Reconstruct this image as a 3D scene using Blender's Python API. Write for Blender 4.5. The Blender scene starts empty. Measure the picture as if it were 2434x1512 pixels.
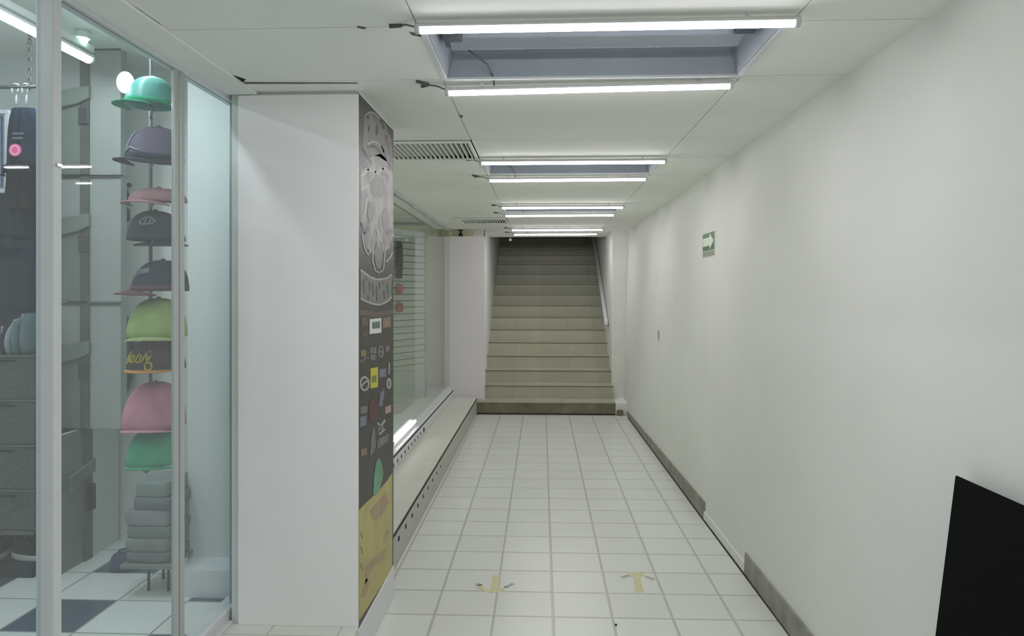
import bpy, bmesh, math, random
from mathutils import Vector, Matrix
random.seed(7)
S = bpy.context.scene
COL = S.collection
PI = math.pi

# ---------------------------------------------------------------- camera, world, exposure
F = 1744.0
YAW = math.atan(71 / F)
EYE = 1.65
cam_d = bpy.data.cameras.new('camera')
cam_d.sensor_width = 36.0
cam_d.lens = F / 2434 * 36
cam_d.shift_y = -64 / 2434
cam_d.clip_start = 0.05
cam = bpy.data.objects.new('camera', cam_d)
COL.objects.link(cam)
cam.location = (0, 0, EYE)
cam.rotation_euler = (PI / 2, 0, YAW)
S.camera = cam
w = bpy.data.worlds.new('world'); S.world = w; w.use_nodes = True
w.node_tree.nodes['Background'].inputs[0].default_value = (0.6, 0.65, 0.6, 1)
w.node_tree.nodes['Background'].inputs[1].default_value = 0.02
S.view_settings.view_transform = 'Standard'
S.view_settings.look = 'None'
S.view_settings.exposure = 0.44
S.view_settings.gamma = 1.0
S.cycles.max_bounces = 12
S.cycles.diffuse_bounces = 8
S.cycles.transparent_max_bounces = 16
TUBE = 36.0          # corridor tubes
SHOP_TUBE = 34.0

def U(px, py, x=None, y=None, z=None):
    """where the sight line through a photo pixel meets a real plane"""
    c, s = math.cos(YAW), math.sin(YAW)
    a = (px - 1217) / F; b = (692 - py) / F
    d = (-s + c * a, c + s * a, b)
    if x is not None: t = x / d[0]
    elif y is not None: t = y / d[1]
    else: t = (z - EYE) / d[2]
    return Vector((d[0] * t, d[1] * t, EYE + d[2] * t))

# ---------------------------------------------------------------- materials
def lin(c):
    return tuple((v / 255 / 12.92 if v / 255 <= 0.04045 else ((v / 255 + 0.055) / 1.055) ** 2.4) for v in c) + (1,)

def mat(name, rgb, rough=0.6, metal=0.0, var=0.0, scale=8.0, bump=0.0, emit=0, spec=0.5, emit_rgb=None, stretch=None):
    m = bpy.data.materials.new(name); m.use_nodes = True
    nt = m.node_tree; b = nt.nodes['Principled BSDF']
    b.inputs['Roughness'].default_value = rough
    b.inputs['Metallic'].default_value = metal
    b.inputs['Specular IOR Level'].default_value = spec
    c = lin(rgb)
    b.inputs['Base Color'].default_value = c
    if emit:
        b.inputs['Emission Color'].default_value = lin(emit_rgb or rgb)
        b.inputs['Emission Strength'].default_value = emit
    tc = nt.nodes.new('ShaderNodeTexCoord')
    no = nt.nodes.new('ShaderNodeTexNoise'); no.inputs['Scale'].default_value = scale
    no.inputs['Detail'].default_value = 6
    if stretch:
        mp = nt.nodes.new('ShaderNodeMapping'); mp.inputs['Scale'].default_value = stretch
        nt.links.new(tc.outputs['Object'], mp.inputs[0]); nt.links.new(mp.outputs[0], no.inputs[0])
    else:
        nt.links.new(tc.outputs['Object'], no.inputs[0])
    if var:
        r = nt.nodes.new('ShaderNodeValToRGB')
        r.color_ramp.elements[0].position = 0.3; r.color_ramp.elements[1].position = 0.7
        r.color_ramp.elements[0].color = tuple(v * (1 - var) for v in c[:3]) + (1,)
        r.color_ramp.elements[1].color = tuple(min(1, v * (1 + var)) for v in c[:3]) + (1,)
        nt.links.new(no.outputs[0], r.inputs[0]); nt.links.new(r.outputs[0], b.inputs['Base Color'])
    if bump:
        bp = nt.nodes.new('ShaderNodeBump'); bp.inputs['Strength'].default_value = bump
        bp.inputs['Distance'].default_value = 0.01
        nt.links.new(no.outputs[0], bp.inputs['Height']); nt.links.new(bp.outputs[0], b.inputs['Normal'])
    return m

def tile_mat(name, rgb, grout, sx, sy, ox, oy, gw, axes=('X', 'Y'), rough=0.3, var=0.06, alt=None, spec=0.4):
    """square tiles in object space with grout lines; alt = every so often a tile of another colour"""
    m = bpy.data.materials.new(name); m.use_nodes = True
    nt = m.node_tree; N = nt.nodes; L = nt.links; b = N['Principled BSDF']
    b.inputs['Roughness'].default_value = rough; b.inputs['Specular IOR Level'].default_value = spec
    tc = N.new('ShaderNodeTexCoord'); se = N.new('ShaderNodeSeparateXYZ'); L.new(tc.outputs['Object'], se.inputs[0])
    def mth(op, a, bb=None):
        n = N.new('ShaderNodeMath'); n.operation = op
        for i, v in enumerate((a, bb)):
            if v is None: continue
            if isinstance(v, (int, float)): n.inputs[i].default_value = v
            else: L.new(v, n.inputs[i])
        return n.outputs[0]
    def cell(ax, s, o):
        q = mth('DIVIDE', mth('SUBTRACT', se.outputs[ax], o), s)
        fl = mth('FLOOR', q); fr = mth('SUBTRACT', q, fl)
        ed = mth('MINIMUM', fr, mth('SUBTRACT', 1.0, fr))
        return fl, mth('MULTIPLY', ed, s)
    fx, ex = cell(axes[0], sx, ox); fy, ey = cell(axes[1], sy, oy)
    ed = mth('MINIMUM', ex, ey)
    mk = N.new('ShaderNodeMapRange'); L.new(ed, mk.inputs[0])
    mk.inputs[1].default_value = gw * 0.5; mk.inputs[2].default_value = gw * 1.1
    cmb = N.new('ShaderNodeCombineXYZ'); L.new(fx, cmb.inputs[0]); L.new(fy, cmb.inputs[1])
    wn = N.new('ShaderNodeTexWhiteNoise'); L.new(cmb.outputs[0], wn.inputs[0])
    no = N.new('ShaderNodeTexNoise'); no.inputs['Scale'].default_value = 3.0; no.inputs['Detail'].default_value = 8
    L.new(tc.outputs['Object'], no.inputs[0])
    base = N.new('ShaderNodeMix'); base.data_type = 'RGBA'
    c = lin(rgb)
    base.inputs[6].default_value = tuple(v * (1 - var) for v in c[:3]) + (1,)
    base.inputs[7].default_value = tuple(v * (1 + var) for v in c[:3]) + (1,)
    L.new(mth('MULTIPLY', mth('ADD', wn.outputs[0], mth('MULTIPLY', no.outputs[0], 1.6)), 0.42), base.inputs[0])
    last = base.outputs[2]
    if alt:
        am = N.new('ShaderNodeMix'); am.data_type = 'RGBA'
        par = mth('GREATER_THAN', mth('FLOORED_MODULO', mth('ADD', fx, mth('MULTIPLY', fy, 2.0)), alt[1]), alt[1] - 1.5)
        L.new(par, am.inputs[0]); L.new(last, am.inputs[6]); am.inputs[7].default_value = lin(alt[0]); last = am.outputs[2]
    g = N.new('ShaderNodeMix'); g.data_type = 'RGBA'
    L.new(mk.outputs[0], g.inputs[0]); g.inputs[6].default_value = lin(grout); L.new(last, g.inputs[7])
    L.new(g.outputs[2], b.inputs['Base Color'])
    bp = N.new('ShaderNodeBump'); bp.inputs['Strength'].default_value = 0.3; bp.inputs['Distance'].default_value = 0.002
    L.new(mk.outputs[0], bp.inputs['Height']); L.new(bp.outputs[0], b.inputs['Normal'])
    return m

def glass_mat(name, tint, refl=0.06, rough=0.02):
    m = bpy.data.materials.new(name); m.use_nodes = True
    nt = m.node_tree; N = nt.nodes; L = nt.links
    for n in list(N):
        if n.type == 'BSDF_PRINCIPLED': N.remove(n)
    out = [n for n in N if n.type == 'OUTPUT_MATERIAL'][0]
    t = N.new('ShaderNodeBsdfTransparent'); t.inputs[0].default_value = tint + (1,)
    g = N.new('ShaderNodeBsdfGlossy'); g.inputs['Roughness'].default_value = rough
    g.inputs[0].default_value = (0.95, 0.97, 1, 1)
    lw = N.new('ShaderNodeLayerWeight'); lw.inputs[0].default_value = 0.5
    pw = N.new('ShaderNodeMath'); pw.operation = 'POWER'; pw.inputs[1].default_value = 5.0; L.new(lw.outputs['Facing'], pw.inputs[0])
    fr = N.new('ShaderNodeMath'); fr.operation = 'MULTIPLY_ADD'; fr.inputs[1].default_value = 0.5; fr.inputs[2].default_value = 0.015; L.new(pw.outputs[0], fr.inputs[0])
    mx = N.new('ShaderNodeMixShader')
    L.new(fr.outputs[0], mx.inputs[0]); L.new(t.outputs[0], mx.inputs[1]); L.new(g.outputs[0], mx.inputs[2])
    # pale diffuse mix imitating the milky haze of reflections on the pane
    d = N.new('ShaderNodeBsdfDiffuse'); d.inputs[0].default_value = (0.8, 0.84, 0.84, 1)
    m2 = N.new('ShaderNodeMixShader'); m2.inputs[0].default_value = refl
    L.new(mx.outputs[0], m2.inputs[1]); L.new(d.outputs[0], m2.inputs[2])
    L.new(m2.outputs[0], out.inputs[0])
    return m

M = {}
M['wall'] = mat('white_wall_paint', (228, 230, 226), 0.75, var=0.035, scale=1.3, bump=0.04, spec=0.2)
M['wall_grey'] = mat('grey_wall_paint', (212, 218, 216), 0.7, var=0.04, scale=1.2, spec=0.2)
M['cream'] = mat('cream_wall_paint', (220, 219, 190), 0.75, var=0.05, scale=2, spec=0.2)
M['ceiling'] = mat('ceiling_board', (240, 242, 238), 0.85, var=0.04, scale=1.1, spec=0.1)
M['plenum'] = mat('ceiling_joint', (120, 122, 116), 0.9)
M['floor'] = tile_mat('white_floor_tiles', (218, 222, 216), (184, 187, 181), 0.3018, 0.3035, 0.056, 4.025, 0.009, rough=0.28)
M['shopfloor'] = tile_mat('shop_floor_tiles', (222, 228, 224), (150, 156, 154), 0.335, 0.33, -2.007, 3.067, 0.006, rough=0.25, alt=((72, 88, 108), 4))
M['slab'] = tile_mat('platform_tiles', (208, 209, 200), (176, 177, 170), 0.3018, 0.61, -0.87, 4.3, 0.004, rough=0.4)
M['white'] = mat('white_frame_paint', (214, 217, 220), 0.35, var=0.02)
M['alu'] = mat('pale_aluminium', (188, 194, 194), 0.35, 0.25, var=0.03, scale=20, stretch=(1, 1, 0.05))
M['stone'] = tile_mat('stair_riser_stone', (180, 180, 162), (162, 162, 145), 0.4, 9.0, -0.8, -2, 0.004, rough=0.35, var=0.12)
M['nosing'] = mat('stair_nosing_stone', (176, 175, 158), 0.4, var=0.08, scale=5)
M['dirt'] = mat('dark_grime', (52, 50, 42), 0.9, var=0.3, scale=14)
M['dirtstone'] = mat('grimy_stone', (118, 114, 94), 0.7, var=0.28, scale=5, bump=0.1)
M['skirting'] = mat('stained_skirting', (146, 146, 136), 0.7, var=0.22, scale=7, bump=0.1)
M['tube'] = mat('led_tube_light', (255, 255, 255), 0.4, emit=TUBE, emit_rgb=(255, 250, 251))
M['shoptube'] = mat('shop_tube_light', (255, 255, 255), 0.4, emit=SHOP_TUBE, emit_rgb=(235, 246, 255))
M['tube_edge'] = mat('led_tube_diffuser_edge', (255, 255, 255), 0.4, emit=3.0, emit_rgb=(255, 252, 252))
M['tube2'] = mat('second_shop_fill_light', (255, 255, 255), 0.4, emit=14, emit_rgb=(246, 255, 236))
M['bulb'] = mat('spot_bulb', (255, 255, 255), 0.4, emit=12, emit_rgb=(190, 255, 238))
M['cap_end'] = mat('tube_end_plastic', (210, 212, 210), 0.4)
M['housing'] = mat('lamp_housing_metal', (156, 164, 176), 0.45, 0.1, var=0.08, scale=4)
M['black'] = mat('black_plastic', (24, 26, 27), 0.45, var=0.1)
M['hole'] = mat('dark_opening', (14, 15, 12), 0.95)
M['wire'] = mat('grey_wire', (90, 92, 88), 0.6)
M['panel'] = mat('plain_grey_panel', (248, 246, 247), 0.6, spec=0.1)
M['panel2'] = mat('plain_lilac_grey_panel', (232, 226, 234), 0.6, spec=0.1)
M['glass'] = glass_mat('shop_glass', (0.95, 0.965, 0.96), 0.07)
M['glass2'] = glass_mat('far_shop_glass', (0.95, 0.97, 0.955), 0.04)
M['steel'] = mat('dark_steel', (88, 92, 94), 0.4, 0.6)
M['chrome'] = mat('chrome_wire', (205, 208, 212), 0.2, 0.7)
M['green'] = mat('sign_green', (30, 92, 52), 0.5)
M['signwhite'] = mat('sign_white', (214, 226, 206), 0.5)
M['signgrey'] = mat('sign_grey_green', (140, 150, 134), 0.5)
M['step_shade'] = mat('step_shade_tone', (92, 90, 78), 0.9)  # dark tone for the imitated shade below the stair nosings
M['holder'] = mat('dark_blue_holder', (52, 66, 84), 0.6)
M['yellowpaint'] = mat('faded_yellow_floor_paint', (208, 206, 168), 0.6, var=0.12, scale=30)
M['greypaint'] = mat('worn_grey_floor_paint', (176, 178, 172), 0.6, var=0.1, scale=30)

def cloth(name, rgb, var=0.12, scale=18):
    return mat(name, rgb, 0.9, var=var, scale=scale, bump=0.15, spec=0.15)

# ---------------------------------------------------------------- mesh helpers
class MB:
    def __init__(s):
        s.bm = bmesh.new(); s.mi = 0
    def _f(s, vs, smooth=False):
        try:
            f = s.bm.faces.new(vs); f.material_index = s.mi; f.smooth = smooth; return f
        except ValueError:
            return None
    def hexa(s, p):
        v = [s.bm.verts.new(q) for q in p]
        for q in ((0, 3, 2, 1), (4, 5, 6, 7), (0, 1, 5, 4), (1, 2, 6, 5), (2, 3, 7, 6), (3, 0, 4, 7)):
            s._f([v[i] for i in q])
        return s
    def box(s, x0, x1, y0, y1, z0, z1):
        return s.hexa([(x0, y0, z0), (x1, y0, z0), (x1, y1, z0), (x0, y1, z0), (x0, y0, z1), (x1, y0, z1), (x1, y1, z1), (x0, y1, z1)])
    def quad(s, a, b, c, d):
        s._f([s.bm.verts.new(q) for q in (a, b, c, d)]); return s
    def prism(s, pts, ax, a, b):
        """extrude a 2D outline along axis ax from a to b"""
        def P(q, t):
            if ax == 'x': return (t, q[0], q[1])
            if ax == 'y': return (q[0], t, q[1])
            return (q[0], q[1], t)
        lo = [s.bm.verts.new(P(q, a)) for q in pts]; hi = [s.bm.verts.new(P(q, b)) for q in pts]
        s._f(lo[::-1]); s._f(hi); n = len(pts)
        for i in range(n): s._f([lo[i], lo[(i + 1) % n], hi[(i + 1) % n], hi[i]])
        return s
    def rings(s, rs, close=True, caps=True, smooth=True):
        vs = [[s.bm.verts.new(q) for q in r] for r in rs]
        n = len(vs[0])
        for a, b in zip(vs, vs[1:]):
            for i in range(n if close else n - 1):
                s._f([a[i], a[(i + 1) % n], b[(i + 1) % n], b[i]], smooth)
        if caps and close:
            s._f(vs[0][::-1]); s._f(vs[-1])
        return s
    def tube(s, pts, r, n=8, caps=True):
        pts = [Vector(p) for p in pts]; rs = []
        for i, p in enumerate(pts):
            t = (pts[min(i + 1, len(pts) - 1)] - pts[max(i - 1, 0)]).normalized()
            u = t.orthogonal().normalized() if abs(t.z) > 0.95 else t.cross(Vector((0, 0, 1))).normalized()
            v = t.cross(u).normalized()
            rr = r[i] if isinstance(r, (list, tuple)) else r
            rs.append([p + (u * math.cos(2 * PI * k / n) + v * math.sin(2 * PI * k / n)) * rr for k in range(n)])
        return s.rings(rs, True, caps)
    def ball(s, c, r, n=12, sx=1, sy=1, sz=1):
        c = Vector(c)
        return s.rings([[c + Vector((r * sx * math.cos(a) * math.cos(e), r * sy * math.sin(a) * math.cos(e), r * sz * math.sin(e)))
                         for a in [2 * PI * k / n for k in range(n)]] for e in [(-0.49 + 0.98 * j / (n // 2)) * PI for j in range(n // 2 + 1)]])
    def build(s, name, mats, parent=None, loc=None, rot=None, bevel=0, solid=0, sub=0):
        me = bpy.data.meshes.new(name)
        bmesh.ops.recalc_face_normals(s.bm, faces=s.bm.faces)
        s.bm.to_mesh(me); s.bm.free()
        for m in (mats if isinstance(mats, (list, tuple)) else [mats]): me.materials.append(m)
        o = bpy.data.objects.new(name, me); COL.objects.link(o)
        if parent: o.parent = parent
        if loc: o.location = loc
        if rot: o.rotation_euler = rot
        if solid:
            q = o.modifiers.new('solid', 'SOLIDIFY'); q.thickness = solid; q.offset = -1
        if bevel:
            q = o.modifiers.new('bevel', 'BEVEL'); q.width = bevel; q.segments = 2; q.limit_method = 'ANGLE'
        if sub:
            q = o.modifiers.new('sub', 'SUBSURF'); q.levels = sub; q.render_levels = sub
        return o

def thing(name, label, cat, loc=(0, 0, 0), rot=(0, 0, 0), group=None):
    o = bpy.data.objects.new(name, None); COL.objects.link(o)
    o.location = loc; o.rotation_euler = rot; o.empty_display_size = 0.1
    return tag(o, label, cat, group)
def tag(o, label, cat, group=None):
    o['label'] = label; o['category'] = cat
    if group: o['group'] = group
    return o
def struct(o, label=None):
    o['kind'] = 'structure'
    if label: o['label'] = label
    return o
def sempty(name, loc=(0, 0, 0)):
    o = bpy.data.objects.new(name, None); COL.objects.link(o); o.location = loc; o['kind'] = 'structure'; return o
def relabel(o, label, cat): o['label'] = label; o['category'] = cat

# ---------------------------------------------------------------- setting
CZ0 = 2.525
def cz(y): return CZ0 if y < 4.5 else CZ0 - 0.0062 * (y - 4.5)
GX, GX2 = -1.40, -1.255          # planes of the two shop windows
PLAT = 0.225                     # raised platform along the second shop
SLAB = 0.185                     # raised threshold of the first shop
YS, RUN, RISE = 9.80, 0.305, 0.178

struct(MB().box(-0.87, 1.5, -7.6, 9.9, -0.06, 0).build('floor', M['floor']))
struct(MB().box(-4.2, -1.4, -7.6, 4.6, 0.10, SLAB).build('shop_floor', M['shopfloor']))
struct(MB().box(-1.4, -0.80, -7.6, 3.925, -0.02, SLAB).build('shop_threshold', M['slab'], bevel=0.004))
pl = struct(MB().box(-1.19, -0.87, 3.925, YS, -0.02, PLAT).build('raised_platform', M['slab'], bevel=0.003))
m = MB().box(-0.8735, -0.867, 3.93, YS - 0.01, PLAT - 0.024, PLAT - 0.006)
m.build('grime_line', M['dirt'], pl)
m = MB()
for k in range(10):
    y = 4.2 + 0.23 * k; rr = 0.017 * (1 - 0.04 * k)
    m.prism([(y + rr * 1.3 * math.cos(a), 0.145 + rr * math.sin(a)) for a in [2 * PI * i / 10 for i in range(10)]], 'x', -0.871, -0.8675)
m.build('drain_hole', M['hole'], pl)
m = MB().box(-1.37, -1.19, 3.925, 4.5, -0.02, 0.335); m.box(-2.6, -1.19, 4.5, YS + 0.3, -0.02, 0.335)
bp = struct(m.build('window_plinth', M['white'], bevel=0.004))
m = MB().box(-1.191, -1.188, 3.93, YS, PLAT + 0.082, PLAT + 0.098)
m.build('grime_line', M['dirt'], bp)
m = MB()
for k in range(12):
    y = 5.35 + 0.165 * k; rr = 0.016
    m.prism([(y + rr * math.cos(a), 0.25 + rr * math.sin(a)) for a in [2 * PI * i / 10 for i in range(10)]], 'x', -1.1905, -1.1875)
m.prism([(7.36 + 0.035 * math.cos(a), 0.25 + 0.024 * math.sin(a)) for a in [2 * PI * i / 10 for i in range(10)]], 'x', -1.1905, -1.187)
m.build('drain_hole', M['hole'], bp)

# right wall, a little out of plumb as in the photo
RW = [(-7.6, 1.22, 1.235), (3.5, 1.2, 1.237), (5.35, 1.176, 1.24), (9.4, 1.137, 1.222), (11.05, 1.13, 1.205), (17.5, 1.13, 1.2)]
def xr(y, z):
    for a, b in zip(RW, RW[1:]):
        if a[0] <= y <= b[0]:
            t = (y - a[0]) / (b[0] - a[0])
            lo = a[1] + (b[1] - a[1]) * t; hi = a[2] + (b[2] - a[2]) * t
            return lo + (hi - lo) * min(z / CZ0, 1)
m = MB()
ys = sorted(set([r[0] for r in RW] + [i * 0.75 for i in range(-10, 23)]))
for a, b in zip(ys, ys[1:]):
    top = 2.56 if b <= 11.1 else 6.0
    m.hexa([(xr(a, 0), a, -0.02), (1.6, a, -0.02), (1.6, b, -0.02), (xr(b, 0), b, -0.02),
            (xr(a, CZ0), a, top), (1.6, a, top), (1.6, b, top), (xr(b, CZ0), b, top)])
bmesh.ops.remove_doubles(m.bm, verts=m.bm.verts, dist=0.0005)
struct(m.build('wall_right', M['wall']))
def skirt(y0, y1, h0, h1, mt, n=8):
    m = MB()
    for i in range(n):
        a = y0 + (y1 - y0) * i / n; b = y0 + (y1 - y0) * (i + 1) / n
        ha = h0 + (h1 - h0) * i / n; hb = h0 + (h1 - h0) * (i + 1) / n
        m.hexa([(xr(a, 0) - 0.012, a, 0), (xr(a, 0) + 0.02, a, 0), (xr(b, 0) + 0.02, b, 0), (xr(b, 0) - 0.012, b, 0),
                (xr(a, ha) - 0.010, a, ha), (xr(a, ha) + 0.02, a, ha), (xr(b, hb) + 0.02, b, hb), (xr(b, hb) - 0.010, b, hb)])
    return struct(m.build('baseboard_right', mt))
skirt(-7.4, 4.33, 0.13, 0.125, M['skirting'])
skirt(4.33, 5.35, 0.06, 0.06, M['wall'])
skirt(5.35, 9.78, 0.125, 0.06, M['skirting'])
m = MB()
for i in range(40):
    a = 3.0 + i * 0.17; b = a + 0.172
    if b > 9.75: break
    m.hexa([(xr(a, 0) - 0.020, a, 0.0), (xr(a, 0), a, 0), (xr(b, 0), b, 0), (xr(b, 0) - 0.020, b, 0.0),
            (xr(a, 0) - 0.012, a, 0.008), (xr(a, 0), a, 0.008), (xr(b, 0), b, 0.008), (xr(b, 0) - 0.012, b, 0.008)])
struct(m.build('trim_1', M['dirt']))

# back of the corridor behind the camera
struct(MB().box(-4.2, 1.6, -7.75, -7.6, -0.02, 3.1).build('wall_back', M['wall_grey']))
# wall above the shop fronts and the stair walls
struct(MB().box(-1.46, -1.435, -7.6, 3.2, 2.54, 3.1).build('wall_left', M['wall']))
m = MB().box(-2.6, -0.80, 10.105, 10.25, 0.0, 2.56)
struct(m.build('wall_far', M['cream']))
m = MB().box(-0.95, -0.80, 10.1, 17.5, 0.0, 6.0)
struct(m.build('wall_stair_left', M['wall']))
struct(MB().box(-0.95, 1.6, 17.4, 17.5, 2.9, 6.0).build('wall_stair_top', M['wall_grey']))
struct(MB().box(-0.95, 1.6, 11.06, 17.5, 5.9, 6.0).build('ceiling_stairwell', M['wall_grey']))
struct(MB().box(-0.95, 1.6, 11.05, 11.15, 2.47, 6.0).build('wall_above_stair', M['wall_grey']))

# ceiling boards with open joints, openings left for lamps and vents
LAMPY = [-0.03 + 2.44 * k for k in range(-2, 5)]       # near edge of each lamp opening (first is behind the camera's view)
LX0, LX1 = -0.41, 0.81
m = MB()
rows = [-7.6] + [-7.35 + 0.61 * k for k in range(0, 31)]
rows = [r for r in rows if r < 11.0] + [11.05]
g = 0.0022
VENTS = [(4.24 + 0.0, -1.02, -0.41), (8.51, -1.02, -0.41)]
def cell(x0, x1, y0, y1, skip=()):
    def X(x, y): return x if x < 1.2 else xr(y, CZ0) + 0.008
    m.hexa([(X(x0, y0) + g, y0 + g, cz(y0)), (X(x1, y0) - g, y0 + g, cz(y0)), (X(x1, y1) - g, y1 - g, cz(y1)), (X(x0, y1) + g, y1 - g, cz(y1)),
            (X(x0, y0) + g, y0 + g, cz(y0) + 0.012), (X(x1, y0) - g, y0 + g, cz(y0) + 0.012), (X(x1, y1) - g, y1 - g, cz(y1) + 0.012), (X(x0, y1) + g, y1 - g, cz(y1) + 0.012)])
for a, b in zip(rows, rows[1:]):
    c = (a + b) / 2
    if not any(ly < c < ly + 0.61 for ly in LAMPY): cell(LX0, LX1, a, b)
    cell(LX1, 1.25, a, b)
    v = [q for q in VENTS if q[0] < c < q[0] + 0.61]
    if v: cell(-1.44, -1.02, a, b)
    else: cell(-1.44, LX0, a, b)
ceil = struct(m.build('ceiling', M['ceiling']))
m = MB()
for a, b in zip(rows, rows[1:]):
    c = (a + b) / 2
    def bk(x0, x1):
        m.hexa([(x0, a, cz(a) + 0.014), (x1, a, cz(a) + 0.014), (x1, b, cz(b) + 0.014), (x0, b, cz(b) + 0.014), (x0, a, cz(a) + 0.02), (x1, a, cz(a) + 0.02), (x1, b, cz(b) + 0.02), (x0, b, cz(b) + 0.02)])
    if any(ly < c < ly + 0.61 for ly in LAMPY): bk(LX1, 1.5)
    else: bk(LX0, 1.5)
    if any(q[0] < c < q[0] + 0.61 for q in VENTS): bk(-1.5, -1.02)
    else: bk(-1.5, LX0)
m.build('joint_backing', M['plenum'], ceil)
# broken dark gap beside the pillar, a scratch, little stains
m = MB()
z = CZ0 - 0.0015
def cpoly(pts):
    m._f([m.bm.verts.new(U(p[0], p[1], z=z)) for p in pts])
cpoly([(512, 159), (530, 168), (556, 180), (584, 189), (578, 196), (566, 197), (540, 181)])
m.build('broken_gap', M['hole'], ceil)
m = MB()
cpoly([(318, 14), (345, 33), (383, 59), (379, 60), (343, 37)])
cpoly([(566, 196), (850, 197), (850, 199), (566, 200)])
cpoly([(848, 62), (870, 66), (868, 70), (850, 67)]); cpoly([(972, 76), (1004, 82), (1000, 88), (980, 84)]); cpoly([(1090, 272), (1101, 276), (1098, 281), (1092, 277)])
m.build('stain', M['wire'], ceil)
# flush head board over the first shop window
m = MB().box(-1.44, -1.25, -7.6, 3.172, CZ0 - 0.012, CZ0 - 0.001)
struct(m.build('trim_2', M['ceiling']))

# pillar between the shops
struct(MB().box(-1.37, -0.802, 3.19, 3.925, 0.10, CZ0 + 0.01).build('pillar', M['wall_grey']))
struct(MB().box(-1.37, -0.796, 3.16, 3.93, 0.0, 0.172).build('pillar_base', M['white'], bevel=0.003))
# grey blank cladding board on the face of the pillar
a = U(566, 198, y=3.172); b = U(852, 1490, y=3.172)
tag(MB().box(a.x, b.x, 3.170, 3.186, b.z, 2.51).build('blank_board', M['panel'], bevel=0.002),
    'tall plain grey board covering the face of the near pillar', 'panel')

# ---------------------------------------------------------------- poster on the pillar side
pc = {
 'bg': mat('poster_dark', (66, 64, 63), 0.45, var=0.08, scale=6),
 'g': mat('poster_grey', (118, 117, 116), 0.5, var=0.16, scale=22),
 'mot': mat('poster_mottled_grey', (138, 136, 136), 0.5, var=0.5, scale=9),
 'lt': mat('poster_light', (168, 166, 164), 0.5, var=0.1, scale=20),
 'wh': mat('poster_white', (216, 218, 216), 0.5),
 'tan': mat('poster_tan', (136, 116, 98), 0.5, var=0.1),
 'br': mat('poster_brown', (96, 88, 78), 0.5, var=0.1),
 'ol': mat('poster_olive', (120, 122, 86), 0.5),
 'yl': mat('poster_yellow', (196, 188, 62), 0.5),
 'bl': mat('poster_blue_grey', (122, 122, 142), 0.5),
 'rd': mat('poster_dark_red', (98, 58, 60), 0.5, var=0.1),
 'pk': mat('poster_pink', (176, 146, 146), 0.5),
 'gr': mat('poster_green', (104, 156, 128), 0.5, var=0.2, scale=12),
 'yb': mat('poster_ochre', (182, 172, 112), 0.5, var=0.12, scale=8),
 'pm': mat('poster_pinkish_stain', (168, 146, 116), 0.5, var=0.1, scale=10),
 'cy': mat('poster_teal_grey', (112, 140, 136), 0.5),
}
keys = list(pc)
m = MB()
PX = -0.7995
m.mi = keys.index('bg'); m.box(-0.802, PX, 3.175, 3.925, 0.175, 2.515)
def bpt(p, k): v = U(p[0], p[1], x=PX); return (PX + 0.0004 * k, v.y, v.z)
def shape(key, pts, k=1):
    m.mi = keys.index(key); m._f([m.bm.verts.new(bpt(p, k)) for p in pts])
def rect(key, x0, y0, x1, y1, k=1, sh=0): shape(key, [(x0, y0), (x1, y0 + sh), (x1, y1 + sh), (x0, y1)], k)
def ell(key, cx, cy, rx, ry, k=1): shape(key, [(cx + rx * math.cos(t), cy + ry * math.sin(t)) for t in [2 * PI * i / 20 for i in range(20)]], k)
def stroke(key, pts, wd, k=2):
    for p, q in zip(pts, pts[1:]):
        dx, dy = q[0] - p[0], q[1] - p[1]; l = math.hypot(dx, dy) or 1; nx, ny = -dy / l * wd / 2, dx / l * wd / 2
        shape(key, [(p[0] + nx, p[1] + ny), (q[0] + nx, q[1] + ny), (q[0] - nx, q[1] - ny), (p[0] - nx, p[1] - ny)], k)
# mottled emblem
shape('mot', [(857, 405), (868, 380), (885, 372), (905, 365), (925, 385), (934, 415), (935, 560), (925, 590), (912, 600), (898, 612), (882, 600), (872, 590), (860, 555), (856, 500)])
shape('g', [(866, 275), (880, 266), (896, 276), (905, 295), (916, 292), (922, 315), (930, 330), (933, 400), (920, 385), (900, 372), (870, 368), (862, 350)])
stroke('lt', [(868, 274), (878, 266), (890, 269), (903, 283)], 3, 3)
ell('bg', 874, 279, 3, 6, 3); ell('bg', 877, 305, 2.5, 8, 3); ell('bg', 896, 310, 3, 12, 3); ell('bg', 911, 302, 3, 6, 3); ell('bg', 919, 327, 2.5, 6, 3)
stroke('lt', [(873, 343), (884, 337), (896, 338), (905, 348), (912, 362)], 4, 3)
stroke('bg', [(874, 350), (886, 346), (896, 352), (903, 364)], 6, 3)
stroke('bg', [(862, 352), (872, 368), (882, 390)], 5, 3); stroke('bg', [(906, 345), (916, 370), (928, 400)], 4, 3)
stroke('g', [(917, 330), (926, 350), (931, 380)], 4, 4)
stroke('lt', [(858, 420), (874, 400), (892, 412), (910, 398), (930, 418)], 9, 3)
stroke('lt', [(858, 450), (876, 440)], 6, 3); stroke('lt', [(872, 470), (866, 510)], 5, 3)
ell('g', 898, 446, 16, 26, 3); ell('g', 880, 505, 7, 26, 4); ell('g', 915, 520, 8, 26, 3)
stroke('bg', [(858, 528), (866, 556), (876, 540)], 4, 4); stroke('bg', [(920, 556), (930, 545)], 10, 4)
stroke('lt', [(860, 560), (866, 590), (874, 608), (884, 585)], 3, 4)
stroke('lt', [(886, 565), (885, 620), (892, 645), (902, 648), (911, 640), (915, 590)], 3, 4); ell('g', 900, 606, 10, 34, 3)
stroke('lt', [(895, 545), (899, 560)], 5, 5); stroke('lt', [(896, 572), (901, 588)], 4, 5)
stroke('lt', [(917, 622), (925, 615), (932, 600)], 4, 4)
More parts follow.
